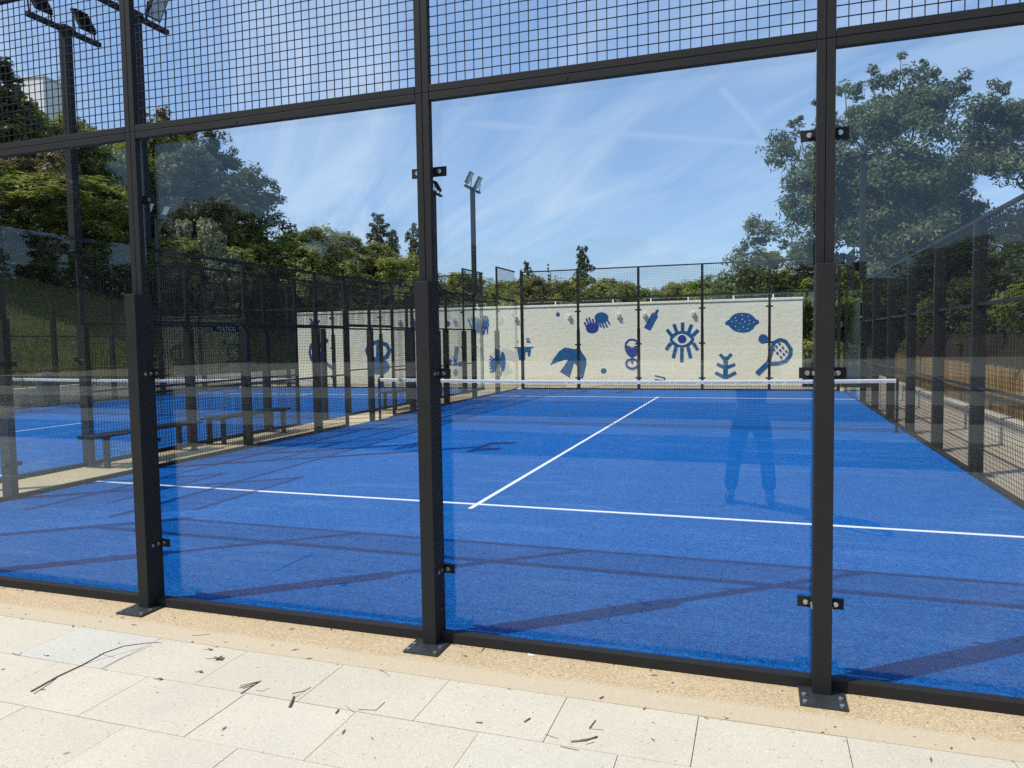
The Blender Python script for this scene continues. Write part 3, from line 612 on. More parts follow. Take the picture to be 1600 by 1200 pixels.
for i, (x, lab) in enumerate(((2.5, 'grey roof panel on short white legs above the painted lemon'), (-0.3, 'grey roof panel on white legs above the painted bottle and eye'), (-2.95, 'grey roof panel on white legs above the painted hands'), (-5.1, 'grey roof panel on white legs above the painted vest'), (-8.2, 'grey roof panel near the left half of the painted building'))):
    o = rp if i == 0 else copy_tree(rp); o.location = (x, 23.0, 2.862); tag(o, lab, 'roof panel', 'panels on the painted building roof')

# ------------------------------------------------------------------ low walls, fences at the sides
tag(MB().box(6.14, 6.36, -1.0, 21.9, -0.3, 0.40).build('low_wall', MLW, bevel=0.015), 'low pale rendered wall under the brown slatted fence at the right', 'wall')
tag(MB().box(-17.62, -17.40, -6, 26, -0.3, 0.52).build('low_wall', MLW, bevel=0.015), 'low white wall at the foot of the grass slope behind the left-hand court', 'wall')
tag(MB().box(6.36, 40, -3, 34, -0.35, 0.10).build('planting_bed', plain('dry_gravel', (0.20, 0.19, 0.18), 0.95, var=0.3, sc=9, bump=0.5)), kind='structure')
sf = empty('slatted_fence', (6.62, 10, 0.10)); m = MB(); random.seed(9); y = -11.0
while y < 11.6:
    w = random.uniform(0.055, 0.085); m.box(-0.011, 0.011, y, y + w, 0.06, 1.0 + random.uniform(-0.012, 0.012)); y += w + 0.024
m.build('slats', MWO, sf)
for z in (0.25, 0.8): MB().box(0.0115, 0.05, -11, 11.6, z, z + 0.06).build('rail', MWO, sf)
for q in range(10): MB().box(0.051, 0.12, -11 + q * 2.5, -10.92 + q * 2.5, -0.1, 1.0).build('post', MWO, sf)
tag(sf, 'low brown timber slat fence behind the right-hand court, sunlit', 'fence')
tf = empty('tall_fence', (7.15, 10, 0.10)); m = MB(); y = -11.0
while y < 12:
    m.box(-0.012, 0.012, y, y + 0.085, 0.06, 1.55); y += 0.17
m.build('bars', MDW, tf)
for z in (0.3, 1.35): MB().box(0.0125, 0.05, -11, 12, z, z + 0.05).build('rail', MDW, tf)
tag(tf, 'taller dark brown bar fence just behind the sunlit slat fence', 'fence')

# ------------------------------------------------------------------ vegetation
def crown(name, blobs, n, leaf, seed, mat, soft=False):
    g_ = np.random.default_rng(seed); B = np.array(blobs, float)
    w = B[:, 3] ** 2; w /= w.sum(); idx = g_.choice(len(B), n, p=w)
    K = 30 if soft else 11                                                             # sprays of leaves round each bough end
    sd = g_.normal(size=(len(B), K, 3)); sd /= np.linalg.norm(sd, axis=2, keepdims=True); sd[:, :, 2] = np.where(sd[:, :, 2] < -0.5, -sd[:, :, 2], sd[:, :, 2])
    sr = g_.uniform(0.55, 1.05, (len(B), K)) if soft else g_.uniform(0.35, 1.12, (len(B), K)); kk = g_.integers(0, K, n)
    gz = g_.normal(size=(n, 3)); gl = np.linalg.norm(gz, axis=1, keepdims=True); gz = gz / gl * np.minimum(gl, 1.9)
    off = sd[idx, kk] * sr[idx, kk][:, None] + gz * ((0.12 if soft else 0.15) + (0.07 if soft else 0.13) * ((idx * 7 + kk * 3) % 5) / 4)[:, None]
    c = B[idx, :3] + off * B[idx, 3][:, None] * np.array([1, 1, 0.85])
    d = off / (np.linalg.norm(off, axis=1, keepdims=True) + 1e-6)
    nrm = d * (1.1 if soft else 0.7) + g_.normal(size=(n, 3)) * (0.5 if soft else 0.65) + np.array([0, 0, 0.75 if soft else 0.35]); nrm /= np.linalg.norm(nrm, axis=1, keepdims=True)
    t = np.cross(nrm, g_.normal(size=(n, 3))); t /= np.linalg.norm(t, axis=1, keepdims=True); b = np.cross(nrm, t)
    s = (leaf * (0.55 + 0.8 * g_.random(n)))[:, None]; k = 0.42
    V = np.stack([c - t * s, c + b * s * k + nrm * s * 0.12, c + t * s, c - b * s * k + nrm * s * 0.12], 1).reshape(-1, 3)
    me = bpy.data.meshes.new(name); me.vertices.add(4 * n); me.vertices.foreach_set('co', V.astype(np.float32).ravel())
    me.loops.add(4 * n); me.loops.foreach_set('vertex_index', np.arange(4 * n, dtype=np.int32))
    me.polygons.add(n); me.polygons.foreach_set('loop_start', np.arange(0, 4 * n, 4, dtype=np.int32)); me.polygons.foreach_set('loop_total', np.full(n, 4, dtype=np.int32))
    me.materials.append(mat); me.update(); me.validate(); return me
def blobset(seed, n, rx, rz, cz, rmin, rmax, low=-0.7, skew=0.0):
    g_ = np.random.default_rng(seed); out = []
    while len(out) < n:
        d = g_.normal(size=3); d /= np.linalg.norm(d)
        if d[2] < low: continue
        k = g_.random() ** 0.45 * 0.92; r = g_.uniform(rmin, rmax)
        wob = 1 + 0.16 * math.sin(3 * math.atan2(d[1], d[0]) + seed)
        out.append((d[0] * rx * k * wob, d[1] * rx * k * wob, cz + d[2] * rz * k, r))
    return out
def trunk(h, r0, seed, targets, sprigs=()):
    g_ = random.Random(seed); m = MB()
    pts = [(g_.uniform(-.04, .04) * h * i / 5, g_.uniform(-.04, .04) * h * i / 5, -0.4 + (h + 0.4) * i / 5) for i in range(6)]
    m.tube(pts, [r0 * (1.25 if i == 0 else 1 - 0.14 * i) for i in range(6)], 8)
    for t in targets:
        i = g_.randint(2, 5); p = Vector(pts[i]); q = Vector(t[:3]); mid = p.lerp(q, 0.5) + Vector((0, 0, 0.12 * (q - p).length))
        m.tube([p, mid, q], [r0 * 0.42, r0 * 0.26, r0 * 0.08], 5)
    for x, y, z, r in sprigs: m.tube([(x * 0.78, y, z - 1.9), (x * 0.93, y + 0.05, z - 0.9), (x, y, z + 0.25)], [0.035, 0.022, 0.008], 5)
    me = m.build('tmp', MBK, smooth=True); d = me.data; bpy.data.objects.remove(me); return d
# every kind: unit-height models (height 1 m = top of crown) -> (trunk mesh, crown meshes)
KIND = {}
def model(kind, Hm, blobs, n, leaf, mat, tr_h, tr_r, seed, rad=None, sprigs=()):
    cr = crown(kind + '_crown', blobs, n, leaf, seed, mat, kind in ('olive', 'bright', 'round', 'shrub', 'pale'))
    tk = trunk(tr_h, tr_r, seed, sorted(blobs, key=lambda b: -b[3])[:14], sprigs)
    top = max(b[2] + b[3] for b in blobs); KIND.setdefault(kind, []).append((tk, cr, top, rad or max(math.hypot(b[0], b[1]) + b[3] * 0.6 for b in blobs)))
# broad oak (right), fine clumps
TUFT = [(-3.1, 0.1, 10.0, 0.34), (-2.3, 0, 10.6, 0.3), (-1.5, 0.2, 11.1, 0.3), (-0.6, -0.2, 11.5, 0.28), (0.3, 0, 12.0, 0.22), (1.0, 0.2, 11.6, 0.32), (2.2, 0, 11.0, 0.3), (3.2, -0.2, 10.3, 0.4), (3.9, 0, 9.6, 0.36)]
oak_b = TUFT + blobset(11, 100, 4.3, 4.6, 6.9, 0.55, 1.05, -0.85) + blobset(13, 34, 3.6, 2.2, 4.0, 0.6, 1.0, -0.9) + [(-4.6, -0.6, 4.0, 0.8), (-5.2, -0.9, 3.7, 0.7), (-4.9, -0.5, 4.6, 0.7), (-5.8, -1.0, 3.3, 0.5), (-4.2, -0.8, 3.0, 0.8), (-5.1, -1.0, 2.7, 0.6), (-4.0, -0.7, 5.4, 0.8), (-4.5, -0.5, 5.9, 0.6), (0.2, 0, 11.2, 0.5), (0.6, -.3, 11.4, 0.35), (-0.5, 0.2, 11.1, 0.45), (1.2, 0, 11.0, 0.45), (-1.2, 0, 10.8, 0.45), (2.0, -0.2, 10.4, 0.5)]
model('oak', 12, oak_b, 130000, 0.085, L_OAK, 6.5, 0.34, 1, 5.2, TUFT)
model('oak', 12, blobset(12, 80, 3.8, 4.4, 6.4, 0.6, 1.1, -0.8) + blobset(14, 30, 3.4, 2.0, 4.0, 0.6, 1.0, -0.9), 110000, 0.085, L_OAK, 6.0, 0.32, 2, 4.6)
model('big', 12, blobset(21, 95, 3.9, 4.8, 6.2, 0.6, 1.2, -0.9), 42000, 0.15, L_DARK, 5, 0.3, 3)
for s in (0, 1): model('round', 6, blobset(31 + s, 42, 2.0, 2.3, 3.4, 0.55, 0.95, -0.95), 30000, 0.10, L_GREEN, 2.6, 0.16, 4 + s)
for s in (0, 1): model('bright', 6, blobset(41 + s, 42, 2.1, 2.2, 3.3, 0.55, 0.95, -0.95), 30000, 0.10, L_BRIGHT, 2.6, 0.15, 6 + s)
for s in (0, 1, 2): model('olive', 6, blobset(51 + s, 40, 2.1, 2.3, 3.3, 0.55, 1.0, -0.95), 30000, 0.10, L_OLIVE, 2.6, 0.16, 8 + s)
for s in (0, 1): model('shrub', 4, blobset(61 + s, 46, 1.7, 1.7, 2.0, 0.4, 0.7, -1), 24000, 0.085, L_GREEN, 1.6, 0.1, 12 + s)
model('pale', 4, blobset(71, 42, 1.8, 1.7, 2.0, 0.3, 0.6, -1), 13000, 0.09, L_PALE, 1.6, 0.1, 15)
model('redtree', 7, blobset(76, 50, 2.2, 2.8, 3.9, 0.4, 0.8, -0.9), 13000, 0.12, L_RED, 3, 0.17, 16)
def pine_blobs(seed, Hh, R0):
    g_ = random.Random(seed); o = []
    for i in range(60):
        t = 0.22 + 0.76 * i / 59; rad = R0 * (1.08 - t) ** 0.7 * g_.uniform(0.1, 0.95); a = i * 2.4 + g_.uniform(-.4, .4)
        o.append((rad * math.cos(a), rad * math.sin(a), Hh * t - 0.2, g_.uniform(0.4, 0.62) * (1.2 - 0.65 * t)))
    return o
for s in (0, 1): model('pine', 8, pine_blobs(81 + s, 8, 2.4), 13000, 0.10, L_PINE, 7.6, 0.16, 18 + s)
def cyp(seed, Hh, R0, n):
    g_ = random.Random(seed); o = []
    for i in range(n):
        t = i / (n - 1); rad = R0 * (1 - t) ** 0.8 * 0.75; a = g_.uniform(0, 6.28); k = g_.uniform(0.2, 1)
        o.append((rad * k * math.cos(a), rad * k * math.sin(a), 0.5 + (Hh - 0.6) * t, R0 * 0.42 * (1.15 - 0.85 * t)))
    return o
model('conifer', 9, cyp(91, 9, 1.6, 60), 22000, 0.10, L_DARK, 8, 0.2, 20)
model('cypress', 5, cyp(92, 5, 0.45, 24), 3000, 0.08, L_DARK, 4.5, 0.08, 21)
NAMES = {'oak': ('broad_tree', 'tree'), 'big': ('dense_tree', 'tree'), 'round': ('leafy_tree', 'tree'), 'bright': ('bright_tree', 'tree'), 'olive': ('olive_green_tree', 'tree'),
         'shrub': ('shrub', 'shrub'), 'pale': ('pale_shrub', 'shrub'), 'redtree': ('rusty_tree', 'tree'), 'pine': ('pine_tree', 'tree'), 'conifer': ('conifer', 'tree'), 'cypress': ('cypress', 'tree')}
cnt = {}; rt = random.Random(77)
def plant(kind, x, y, ztop, halfw, label, group, zb=None):
    if kind in ('olive', 'bright', 'round', 'shrub'): halfw *= 1.32 if kind in ('olive', 'bright') else 1.2
    i = cnt.get(kind, 0); cnt[kind] = i + 1; tk, cr, top, rad = KIND[kind][i % len(KIND[kind])]
    zb = H(x, y) if zb is None else zb
    e = empty(NAMES[kind][0], (x, y, zb), 0.0 if kind == 'oak' else rt.uniform(0, 6.28)); sz = (ztop - zb) / top; sx = halfw / rad
    e.scale = (sx, sx, sz)
    for nm, me in (('trunk', tk), ('crown', cr)):
        o = bpy.data.objects.new(nm, me); COL.objects.link(o); o.parent = e
    tag(e, label, NAMES[kind][1], group); return e
GT = 'trees and shrubs on the slopes'
TREES = [
 ('conifer', -26.6, 18.7, 13.5, 2.3, 'tall dark conifer at the left edge, beside the white house'),
 ('round', -27.6, 21.5, 13.0, 2.6, 'leafy green tree directly below the white house'),
 ('round', -26.4, 22.9, 12.4, 2.4, 'leafy green tree just right of the nearest floodlight mast'),
 ('round', -29.4, 28.4, 14.1, 2.6, 'leafy tree top showing either side of the left-hand post above the beam'),
 ('redtree', -35.4, 37.1, 17.7, 3.0, 'rusty brown tree top above the beam, left of the rounded dark tree'),
 ('big', -25.6, 29.6, 13.3, 3.75, 'large rounded dark tree left of the open sky, tallest behind the left-hand court'),
 ('redtree', -25.2, 19.5, 10.8, 2.4, 'brownish shrubby tree behind the yellow green bush'),
 ('bright', -22.2, 15.4, 8.2, 3.0, 'yellow green sunlit bush, brightest on the slope at the left'),
 ('bright', -20.9, 17.6, 6.6, 1.5, 'small bright bush between the nearest floodlight mast and the left-hand post'),
 ('shrub', -23.8, 14.0, 5.0, 2.2, 'dark leafy shrub at the left edge above the grass slope'),
 ('shrub', -21.7, 15.4, 4.6, 2.0, 'dense dark shrub above the grass slope, under the bright bush'),
 ('shrub', -21.4, 18.9, 6.0, 1.9, 'dark shrub hidden partly by the left-hand post'),
 ('bright', -19.7, 19.6, 6.1, 1.8, 'bright green bush seen through the mesh right of the left-hand post'),
 ('big', -26.8, 24.6, 10.6, 3.2, 'dark shaded tree filling the gap below the rounded dark tree'),
 ('pale', -21.5, 24.3, 7.7, 2.0, 'pale grey green rounded bush under the large rounded tree'),
 ('round', -20.2, 27.4, 7.4, 2.1, 'dark green tree beside the pale rounded bush'),
 ('olive', -22.5, 32.5, 8.45, 2.6, 'olive green tree at the foot of the open sky, first right of the rounded tree'),
 ('olive', -21.4, 35.0, 8.35, 2.4, 'olive green tree behind the left end of the painted building, highest of its row'),
 ('olive', -20.5, 37.3, 7.98, 2.3, 'olive green tree in front of the two skyline pines'),
 ('bright', -18.4, 36.9, 7.03, 2.3, 'bright green tree where the hillside drops toward the middle post'),
 ('olive', -17.6, 39.3, 6.42, 2.2, 'olive tree just left of the middle post on the falling skyline'),
 ('olive', -16.1, 40.8, 6.24, 2.2, 'olive tree hidden largely by the middle post'),
 ('bright', -14.9, 43.3, 6.23, 2.3, 'bright tree behind the clear floodlight mast'),
 ('olive', -12.6, 42.0, 5.85, 2.3, 'olive tree directly below the smallest skyline pine'),
 ('olive', -10.4, 41.7, 5.81, 2.3, 'olive tree behind the corner of the far wall'),
 ('bright', -8.5, 43.4, 5.74, 2.3, 'bright green tree under the tall lone pine'),
 ('olive', -7.1, 46.0, 5.92, 2.1, 'olive tree just right of the lone pine'),
 ('olive', -6.0, 48.5, 5.79, 2.1, 'olive tree left of the red roofs on the far hill'),
 ('olive', -4.1, 51.2, 5.82, 2.3, 'olive tree below the red roofs on the far hill'),
 ('bright', -2.1, 51.9, 5.79, 2.3, 'bright tree over the painted eye'),
 ('round', 0.2, 46.3, 5.84, 2.4, 'leafy round tree over the painted lemon'),
 ('olive', 2.3, 42.7, 5.27, 2.2, 'olive tree beside the drooping branches of the broad tree'),
 ('pine', -26.9, 50.3, 12.3, 2.2, 'pale skyline pine, taller of the pair left of the middle post'),
 ('pine', -24.8, 48.7, 10.6, 1.5, 'darker skyline pine, shorter of the pair left of the middle post'),
 ('pine', -24.1, 51.2, 11.5, 1.6, 'skyline pine partly hidden behind the middle post'),
 ('pine', -12.0, 59.4, 9.9, 2.0, 'lone bushy pine on the skyline above the painted hands'),
 ('pine', -19.9, 68.3, 9.8, 1.5, 'smallest skyline pine, left of the lone bushy pine'),
 ('cypress', -16.4, 64.1, 8.9, 0.5, 'tiny pointed cypress on the skyline between two pines'),
 ('oak', 7.5, 28.4, 12.5, 5.7, 'broad grey green tree behind the right-hand fence, tallest at the right'),
 ('oak', 14.0, 26.6, 11.3, 4.7, 'grey green tree cut by the right edge of the photo'),
 ('round', 3.9, 30.5, 5.6, 2.2, 'dark low tree behind the right end of the painted building'),
 ('round', 6.2, 27.2, 4.9, 2.0, 'dark tree under the broad grey green tree'),
 ('big', 8.8, 31.5, 5.6, 2.6, 'dense dark tree in the gap right of the right-hand post'),
 ('round', -22.8, 30.2, 8.4, 2.2, 'green tree right against the edge of the large rounded tree'),
 ('olive', -19.8, 23.7, 6.4, 1.9, 'olive bush seen through the mesh below the pale rounded bush'),
 ('olive', -20.2, 31.1, 7.1, 2.2, 'olive tree low in front of the row beside the painted building'),
 ('round', -18.6, 28.6, 5.4, 2.0, 'low dark tree touching the left end of the painted building'),
 ('shrub', 8.3, 9.4, 3.7, 1.6, 'leafy shrub over the slatted fence at the right edge'),
 ('big', 9.2, 12.6, 4.6, 2.0, 'dark green tree over the slatted fence, cut by the right edge'),
 ('big', 8.6, 15.6, 3.1, 1.6, 'low dark tree behind the middle of the slatted fence'),
 ('big', 9.0, 19.0, 4.2, 2.0, 'dark tree behind the far part of the slatted fence'),
 ('shrub', 8.4, 22.4, 3.0, 1.7, 'shrub beyond the far end of the slatted fence'),
 ('big', 11.5, 17.5, 6.4, 2.9, 'tall dark tree behind the others along the slatted fence'),
]
for k_, x, y, zt, hw, lab in TREES:
    if x < -17.9 and y < 29 and k_ in ('shrub', 'bright', 'olive', 'round') and zt < 9:
        q = 1.17; x, y, zt, hw = 2.7 + (x - 2.7) * q, -3.85 + (y + 3.85) * q, 1.67 + (zt - 1.67) * q, hw * q
    plant(k_, x, y, zt, hw, lab, GT)
# woodland behind the photographer: it is what the glass reflects
BACK = [(-46, -26, 15), (-39, -31, 17), (-33, -27, 12), (-27, -32, 10), (-21, -29, 8.2), (-16, -33, 8.4), (-10.5, -30, 6.6), (-5, -33, 6.8), (0, -30, 5.4), (4, -33, 4.9), (12.5, -34, 5.8), (17, -28, 7.0), (23, -25, 9), (30, -22, 11)]
for i, (x, y, zt) in enumerate(BACK):
    plant('olive' if i % 2 else 'round', x, y, zt, 4.1, 'tree in the wood behind the photographer, seen only as a reflection', 'trees behind the photographer', 0.0)

def scrub(name, label, spots, n, leaf, mat, seed):
    me = crown(name, spots, n, leaf, seed, mat, True); o = bpy.data.objects.new(name, me); COL.objects.link(o); tag(o, label, 'undergrowth', kind='stuff')
g_ = np.random.default_rng(15); sp = []
for i in range(260):
    x = g_.uniform(-30, 6); y = g_.uniform(34, 58); lim = np.interp(x, [-30, -22, -16, -10, 6], [6.5, 6.0, 4.8, 4.2, 3.8]); z0 = H(x, y)
    zt = min(max(z0 + 1.2, g_.uniform(0.35, 1.0) * lim), z0 + 5); sp.append((x, y, zt - 0.9, g_.uniform(0.8, 1.5)))
scrub('hillside_scrub', 'olive green scrub filling the hillside behind the painted building', sp, 150000, 0.12, L_OLIVE, 16)
sp = []
for i in range(170):
    x = g_.uniform(-34, -24.0); y = g_.uniform(8, 34); z0 = H(x, y); sp.append((x, y, z0 + g_.uniform(0.4, 2.8) * min(1, (-23.6 - x) / 3), g_.uniform(0.7, 1.3)))
scrub('slope_scrub', 'dark green undergrowth above the grass slope at the left', sp, 70000, 0.12, L_GREEN, 17)
sp = []
for i in range(420):
    x = g_.uniform(-72, 7); y = g_.uniform(-30, -25); sp.append((x, y, g_.uniform(0.6, float(np.interp(x, [-60, -40, -28, -18], [14, 13, 6.5, 3.2]))), g_.uniform(0.8, 1.5)))
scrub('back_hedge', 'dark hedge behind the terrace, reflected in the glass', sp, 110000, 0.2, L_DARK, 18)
sp = []
for i in range(110):
    x = g_.uniform(7.9, 11.5); y = g_.uniform(6, 27); sp.append((x, y, g_.uniform(0.3, 2.4), g_.uniform(0.5, 1.0)))
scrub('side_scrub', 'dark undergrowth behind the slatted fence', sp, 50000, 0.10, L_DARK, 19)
# far wood on the ridge reads as one mass
fw = []; g_ = np.random.default_rng(5)
for i in range(420):
    x = g_.uniform(-150, 150); y = g_.uniform(95, 175); fw.append((x, y, H(x, y) + g_.uniform(0.4, 2.2), g_.uniform(1.6, 3.4)))
me = crown('far_wood', fw, 90000, 0.5, 6, L_OLIVE); o = bpy.data.objects.new('far_wood', me); COL.objects.link(o); tag(o, 'olive green woodland on the distant ridge', 'woodland', kind='stuff')

# grass tufts on the slope and verges
n = 60000; gr = np.random.default_rng(8); P = []
xs = np.where(gr.random(n) < 0.8, gr.uniform(-27, -17.7, n), gr.uniform(4.3, 10, n)); ys = np.where(xs < 0, gr.uniform(0, 34, n), gr.uniform(22, 34, n))
zs = hgt(xs, ys); a = gr.uniform(0, 6.28, n); hh = gr.uniform(0.06, 0.24, n); ww = gr.uniform(0.012, 0.03, n); lx = gr.normal(0, 0.05, n); ly = gr.normal(0, 0.05, n)
V = np.stack([np.stack([xs - np.cos(a) * ww, ys - np.sin(a) * ww, zs - 0.03], -1), np.stack([xs + np.cos(a) * ww, ys + np.sin(a) * ww, zs - 0.03], -1), np.stack([xs + lx, ys + ly, zs + hh], -1)], 1).reshape(-1, 3)
me = bpy.data.meshes.new('grass'); me.vertices.add(3 * n); me.vertices.foreach_set('co', V.astype(np.float32).ravel()); me.loops.add(3 * n); me.loops.foreach_set('vertex_index', np.arange(3 * n, dtype=np.int32))
me.polygons.add(n); me.polygons.foreach_set('loop_start', np.arange(0, 3 * n, 3, dtype=np.int32)); me.polygons.foreach_set('loop_total', np.full(n, 3, dtype=np.int32))
me.materials.append(m_leaf('grass_blade', (0.06, 0.07, 0.015), (0.12, 0.125, 0.03), (0.20, 0.185, 0.07), 0.3)); me.update(); me.validate()
o = bpy.data.objects.new('grass', me); COL.objects.link(o); tag(o, 'rough olive green grass on the slope and verges', 'grass', kind='stuff')

# ------------------------------------------------------------------ far buildings
wh = empty('white_house', (-53.5, 42.6, 0), R(8)); zb = H(-53.5, 42.6)
MB().box(-1.6, 1.6, -1.6, 1.6, zb - 1, 23.3).build('wall', MWHT, wh); MB().box(-1.68, 1.68, -1.68, 1.68, 23.302, 23.45).build('roof', MWHT, wh)
m = MB(); m.tube([(0.9, 0.9, 23.45), (0.9, 0.9, 24.3)], 0.02, 5); m.tube([(0.5, 0.9, 24.2), (1.3, 0.9, 24.2)], 0.015, 5); m.tube([(0.65, 0.9, 24.0), (1.15, 0.9, 24.0)], 0.015, 5); m.build('aerial', MBP, wh)
for x in (-0.8, 0.7): MB().box(x - 0.35, x + 0.35, -1.62, -1.6, 20.2, 21.4).build('window', MDRK, wh)
tag(wh, 'flat roofed white house high on the hill at the upper left', 'house')
for i, (x, w, lab) in enumerate(((-16.0, 2.6, 'small house with a terracotta roof on the far ridge above the bottle'), (-8.0, 3.4, 'wider terracotta roofed house on the far ridge, right of the smaller one'))):
    e = empty('ridge_house', (x, 136, H(x, 136)), 0.2); top = 1.7
    MB().box(-w, w, -3, 3, -2, top).build('wall', MLW, e)
    m = MB(); b = [(-w - .4, -3.4, top), (w + .4, -3.4, top), (w + .4, 3.4, top), (-w - .4, 3.4, top), (-w + 1, 0, top + 1.1), (w - 1, 0, top + 1.1)]
    m.v = b; m.f = [(0, 1, 5, 4), (1, 2, 5), (2, 3, 4, 5), (3, 0, 4), (3, 2, 1, 0)]; m.m = [0] * 5; m.build('roof', MTILE, e)
    tag(e, lab, 'house')

# ------------------------------------------------------------------ behind the photographer
st = empty('terrace_steps', (0, -6.62, 0))
for k, (y0, y1, z) in enumerate(((0, -2.25, 0.33), (-2.252, -5.4, 0.60), (-5.402, -18.5, 0.87))):
    MB().box(-60, 13, y1, y0, -0.3, z).build('tier', MSTEP, st)
tag(st, 'wide pale stepped terrace behind the photographer, reflected as stripes in the glass', 'steps')
ho = empty('lodge', (8.6, -37, 0)); MB().box(-2.2, 2.2, -2.5, 2.5, -0.3, 3.5).build('wall', plain('dark_stone', (0.06, 0.05, 0.045), 0.9), ho)
m = MB(); m.v = [(-2.7, -3, 3.5), (2.7, -3, 3.5), (2.7, 3, 3.5), (-2.7, 3, 3.5), (-2.2, 0, 4.6), (1.2, 0, 4.4)]; m.f = [(0, 1, 5, 4), (1, 2, 5), (2, 3, 4, 5), (3, 0, 4), (3, 2, 1, 0)]; m.m = [0] * 5
rf = m.build('roof', plain('dark_roof_tile', (0.05, 0.03, 0.025), 0.9), ho); MB().box(-1.5, -0.9, -0.3, 0.3, 4.2, 5.3).build('chimney', MDRK, rf)
tag(ho, 'small dark lodge with a low roof behind the photographer, reflected in the right-hand pane', 'house')

# ------------------------------------------------------------------ the photographer (seen as a reflection)
def skin(name, J, E, root, mat, parent=None, lv=2):
    bm = bmesh.new(); ly = bm.verts.layers.skin.verify(); vs = []
    for i, (p, r) in enumerate(J):
        v = bm.verts.new(p); rr = r if isinstance(r, tuple) else (r, r); v[ly].radius = rr; v[ly].use_root = (i == root); vs.append(v)
    for a, b in E: bm.edges.new((vs[a], vs[b]))
    me = bpy.data.meshes.new(name); bm.to_mesh(me); bm.free(); me.materials.append(mat)
    o = bpy.data.objects.new(name, me); COL.objects.link(o)
    s = o.modifiers.new('skin', 'SKIN'); s.use_smooth_shade = True
    d = o.modifiers.new('sub', 'SUBSURF'); d.levels = d.render_levels = lv
    if parent: o.parent = parent
    return o
MSK = plain('skin', (0.45, 0.27, 0.19), 0.55, var=0.06); MJN = plain('dark_jeans', (0.025, 0.03, 0.045), 0.85, var=0.3, sc=20); MSH = plain('dark_shirt', (0.03, 0.03, 0.035), 0.85); MHR = plain('dark_hair', (0.02, 0.014, 0.01), 0.6, var=0.3, sc=60); MSHOE = plain('dark_shoes', (0.03, 0.028, 0.026), 0.6)
pe = empty('person', (2.64, -4.17, 0.0)); N_ = []
J = [((0, 0, 0.93), (0.15, 0.11)), ((0, 0.0, 1.10), (0.14, 0.10)), ((0, 0.0, 1.30), (0.165, 0.11)), ((0, 0.01, 1.42), (0.10, 0.08)), ((0, 0.015, 1.50), 0.055), ((0, 0.03, 1.57), (0.07, 0.085)), ((0, 0.04, 1.65), (0.078, 0.098)), ((0, 0.03, 1.72), (0.06, 0.075)),
     ((-0.18, 0.0, 1.41), 0.062), ((-0.25, 0.05, 1.19), 0.047), ((-0.09, 0.24, 1.50), 0.034), ((-0.055, 0.275, 1.565), (0.032, 0.018)),
     ((0.18, 0.0, 1.41), 0.062), ((0.27, 0.05, 1.19), 0.047), ((0.19, 0.24, 1.50), 0.034), ((0.165, 0.275, 1.565), (0.032, 0.018)),
     ((-0.10, 0.0, 0.84), 0.09), ((-0.16, 0.02, 0.47), 0.062), ((-0.20, 0.04, 0.09), 0.042), ((-0.21, 0.16, 0.045), 0.035),
     ((0.10, 0.0, 0.84), 0.09), ((0.15, 0.02, 0.47), 0.062), ((0.18, 0.04, 0.09), 0.042), ((0.19, 0.16, 0.045), 0.035)]
E = [(0, 1), (1, 2), (2, 3), (3, 4), (4, 5), (5, 6), (6, 7), (2, 8), (8, 9), (9, 10), (10, 11), (2, 12), (12, 13), (13, 14), (14, 15), (0, 16), (16, 17), (17, 18), (18, 19), (0, 20), (20, 21), (21, 22), (22, 23)]
for hand, wx, sg_ in ((11, -0.055, 1), (15, 0.165, -1)):                # four fingers folded behind the phone, the thumb on its near edge
    bp = J[hand][0]
    for q in range(4):
        z = bp[2] + 0.012 + 0.019 * q; b = len(J)
        J.append(((bp[0] + sg_ * 0.018, bp[1] + 0.030, z), 0.0085)); J.append(((bp[0] + sg_ * 0.050, bp[1] + 0.038, z + 0.004), 0.008)); J.append(((bp[0] + sg_ * (0.072 - 0.006 * abs(q - 1.5)), bp[1] + 0.036, z + 0.004), 0.007))
        E += [(hand, b), (b, b + 1), (b + 1, b + 2)]
    b = len(J); J.append(((bp[0] - sg_ * 0.004, bp[1] - 0.012, bp[2] + 0.045), 0.010)); J.append(((bp[0] + sg_ * 0.028, bp[1] - 0.008, bp[2] + 0.075), 0.0085)); E += [(hand, b), (b, b + 1)]
skin('body', J, E, 0, MSK, pe)
skin('shirt', [((0, 0, 0.90), (0.165, 0.122)), ((0, 0, 1.10), (0.155, 0.115)), ((0, 0, 1.30), (0.18, 0.124)), ((0, 0.005, 1.42), (0.12, 0.09)), ((-0.18, 0, 1.415), 0.078), ((-0.235, 0.035, 1.25), 0.062), ((0.18, 0, 1.415), 0.078), ((0.245, 0.035, 1.25), 0.062)], [(0, 1), (1, 2), (2, 3), (2, 4), (4, 5), (2, 6), (6, 7)], 0, MSH, pe)
skin('trousers', [((0, 0, 0.96), (0.158, 0.12)), ((0, 0, 0.88), (0.16, 0.122)), ((-0.10, 0, 0.80), 0.102), ((-0.16, 0.02, 0.47), 0.080), ((-0.20, 0.035, 0.10), 0.070), ((0.10, 0, 0.80), 0.102), ((0.15, 0.02, 0.47), 0.080), ((0.18, 0.035, 0.10), 0.070)], [(0, 1), (1, 2), (2, 3), (3, 4), (1, 5), (5, 6), (6, 7)], 1, MJN, pe)
for s, x in ((-1, -0.205), (1, 0.185)): skin('shoe', [((x, -0.03, 0.055), 0.048), ((x, 0.08, 0.050), 0.050), ((x + 0.005 * s, 0.21, 0.038), (0.042, 0.034))], [(0, 1), (1, 2)], 0, MSHOE, pe)
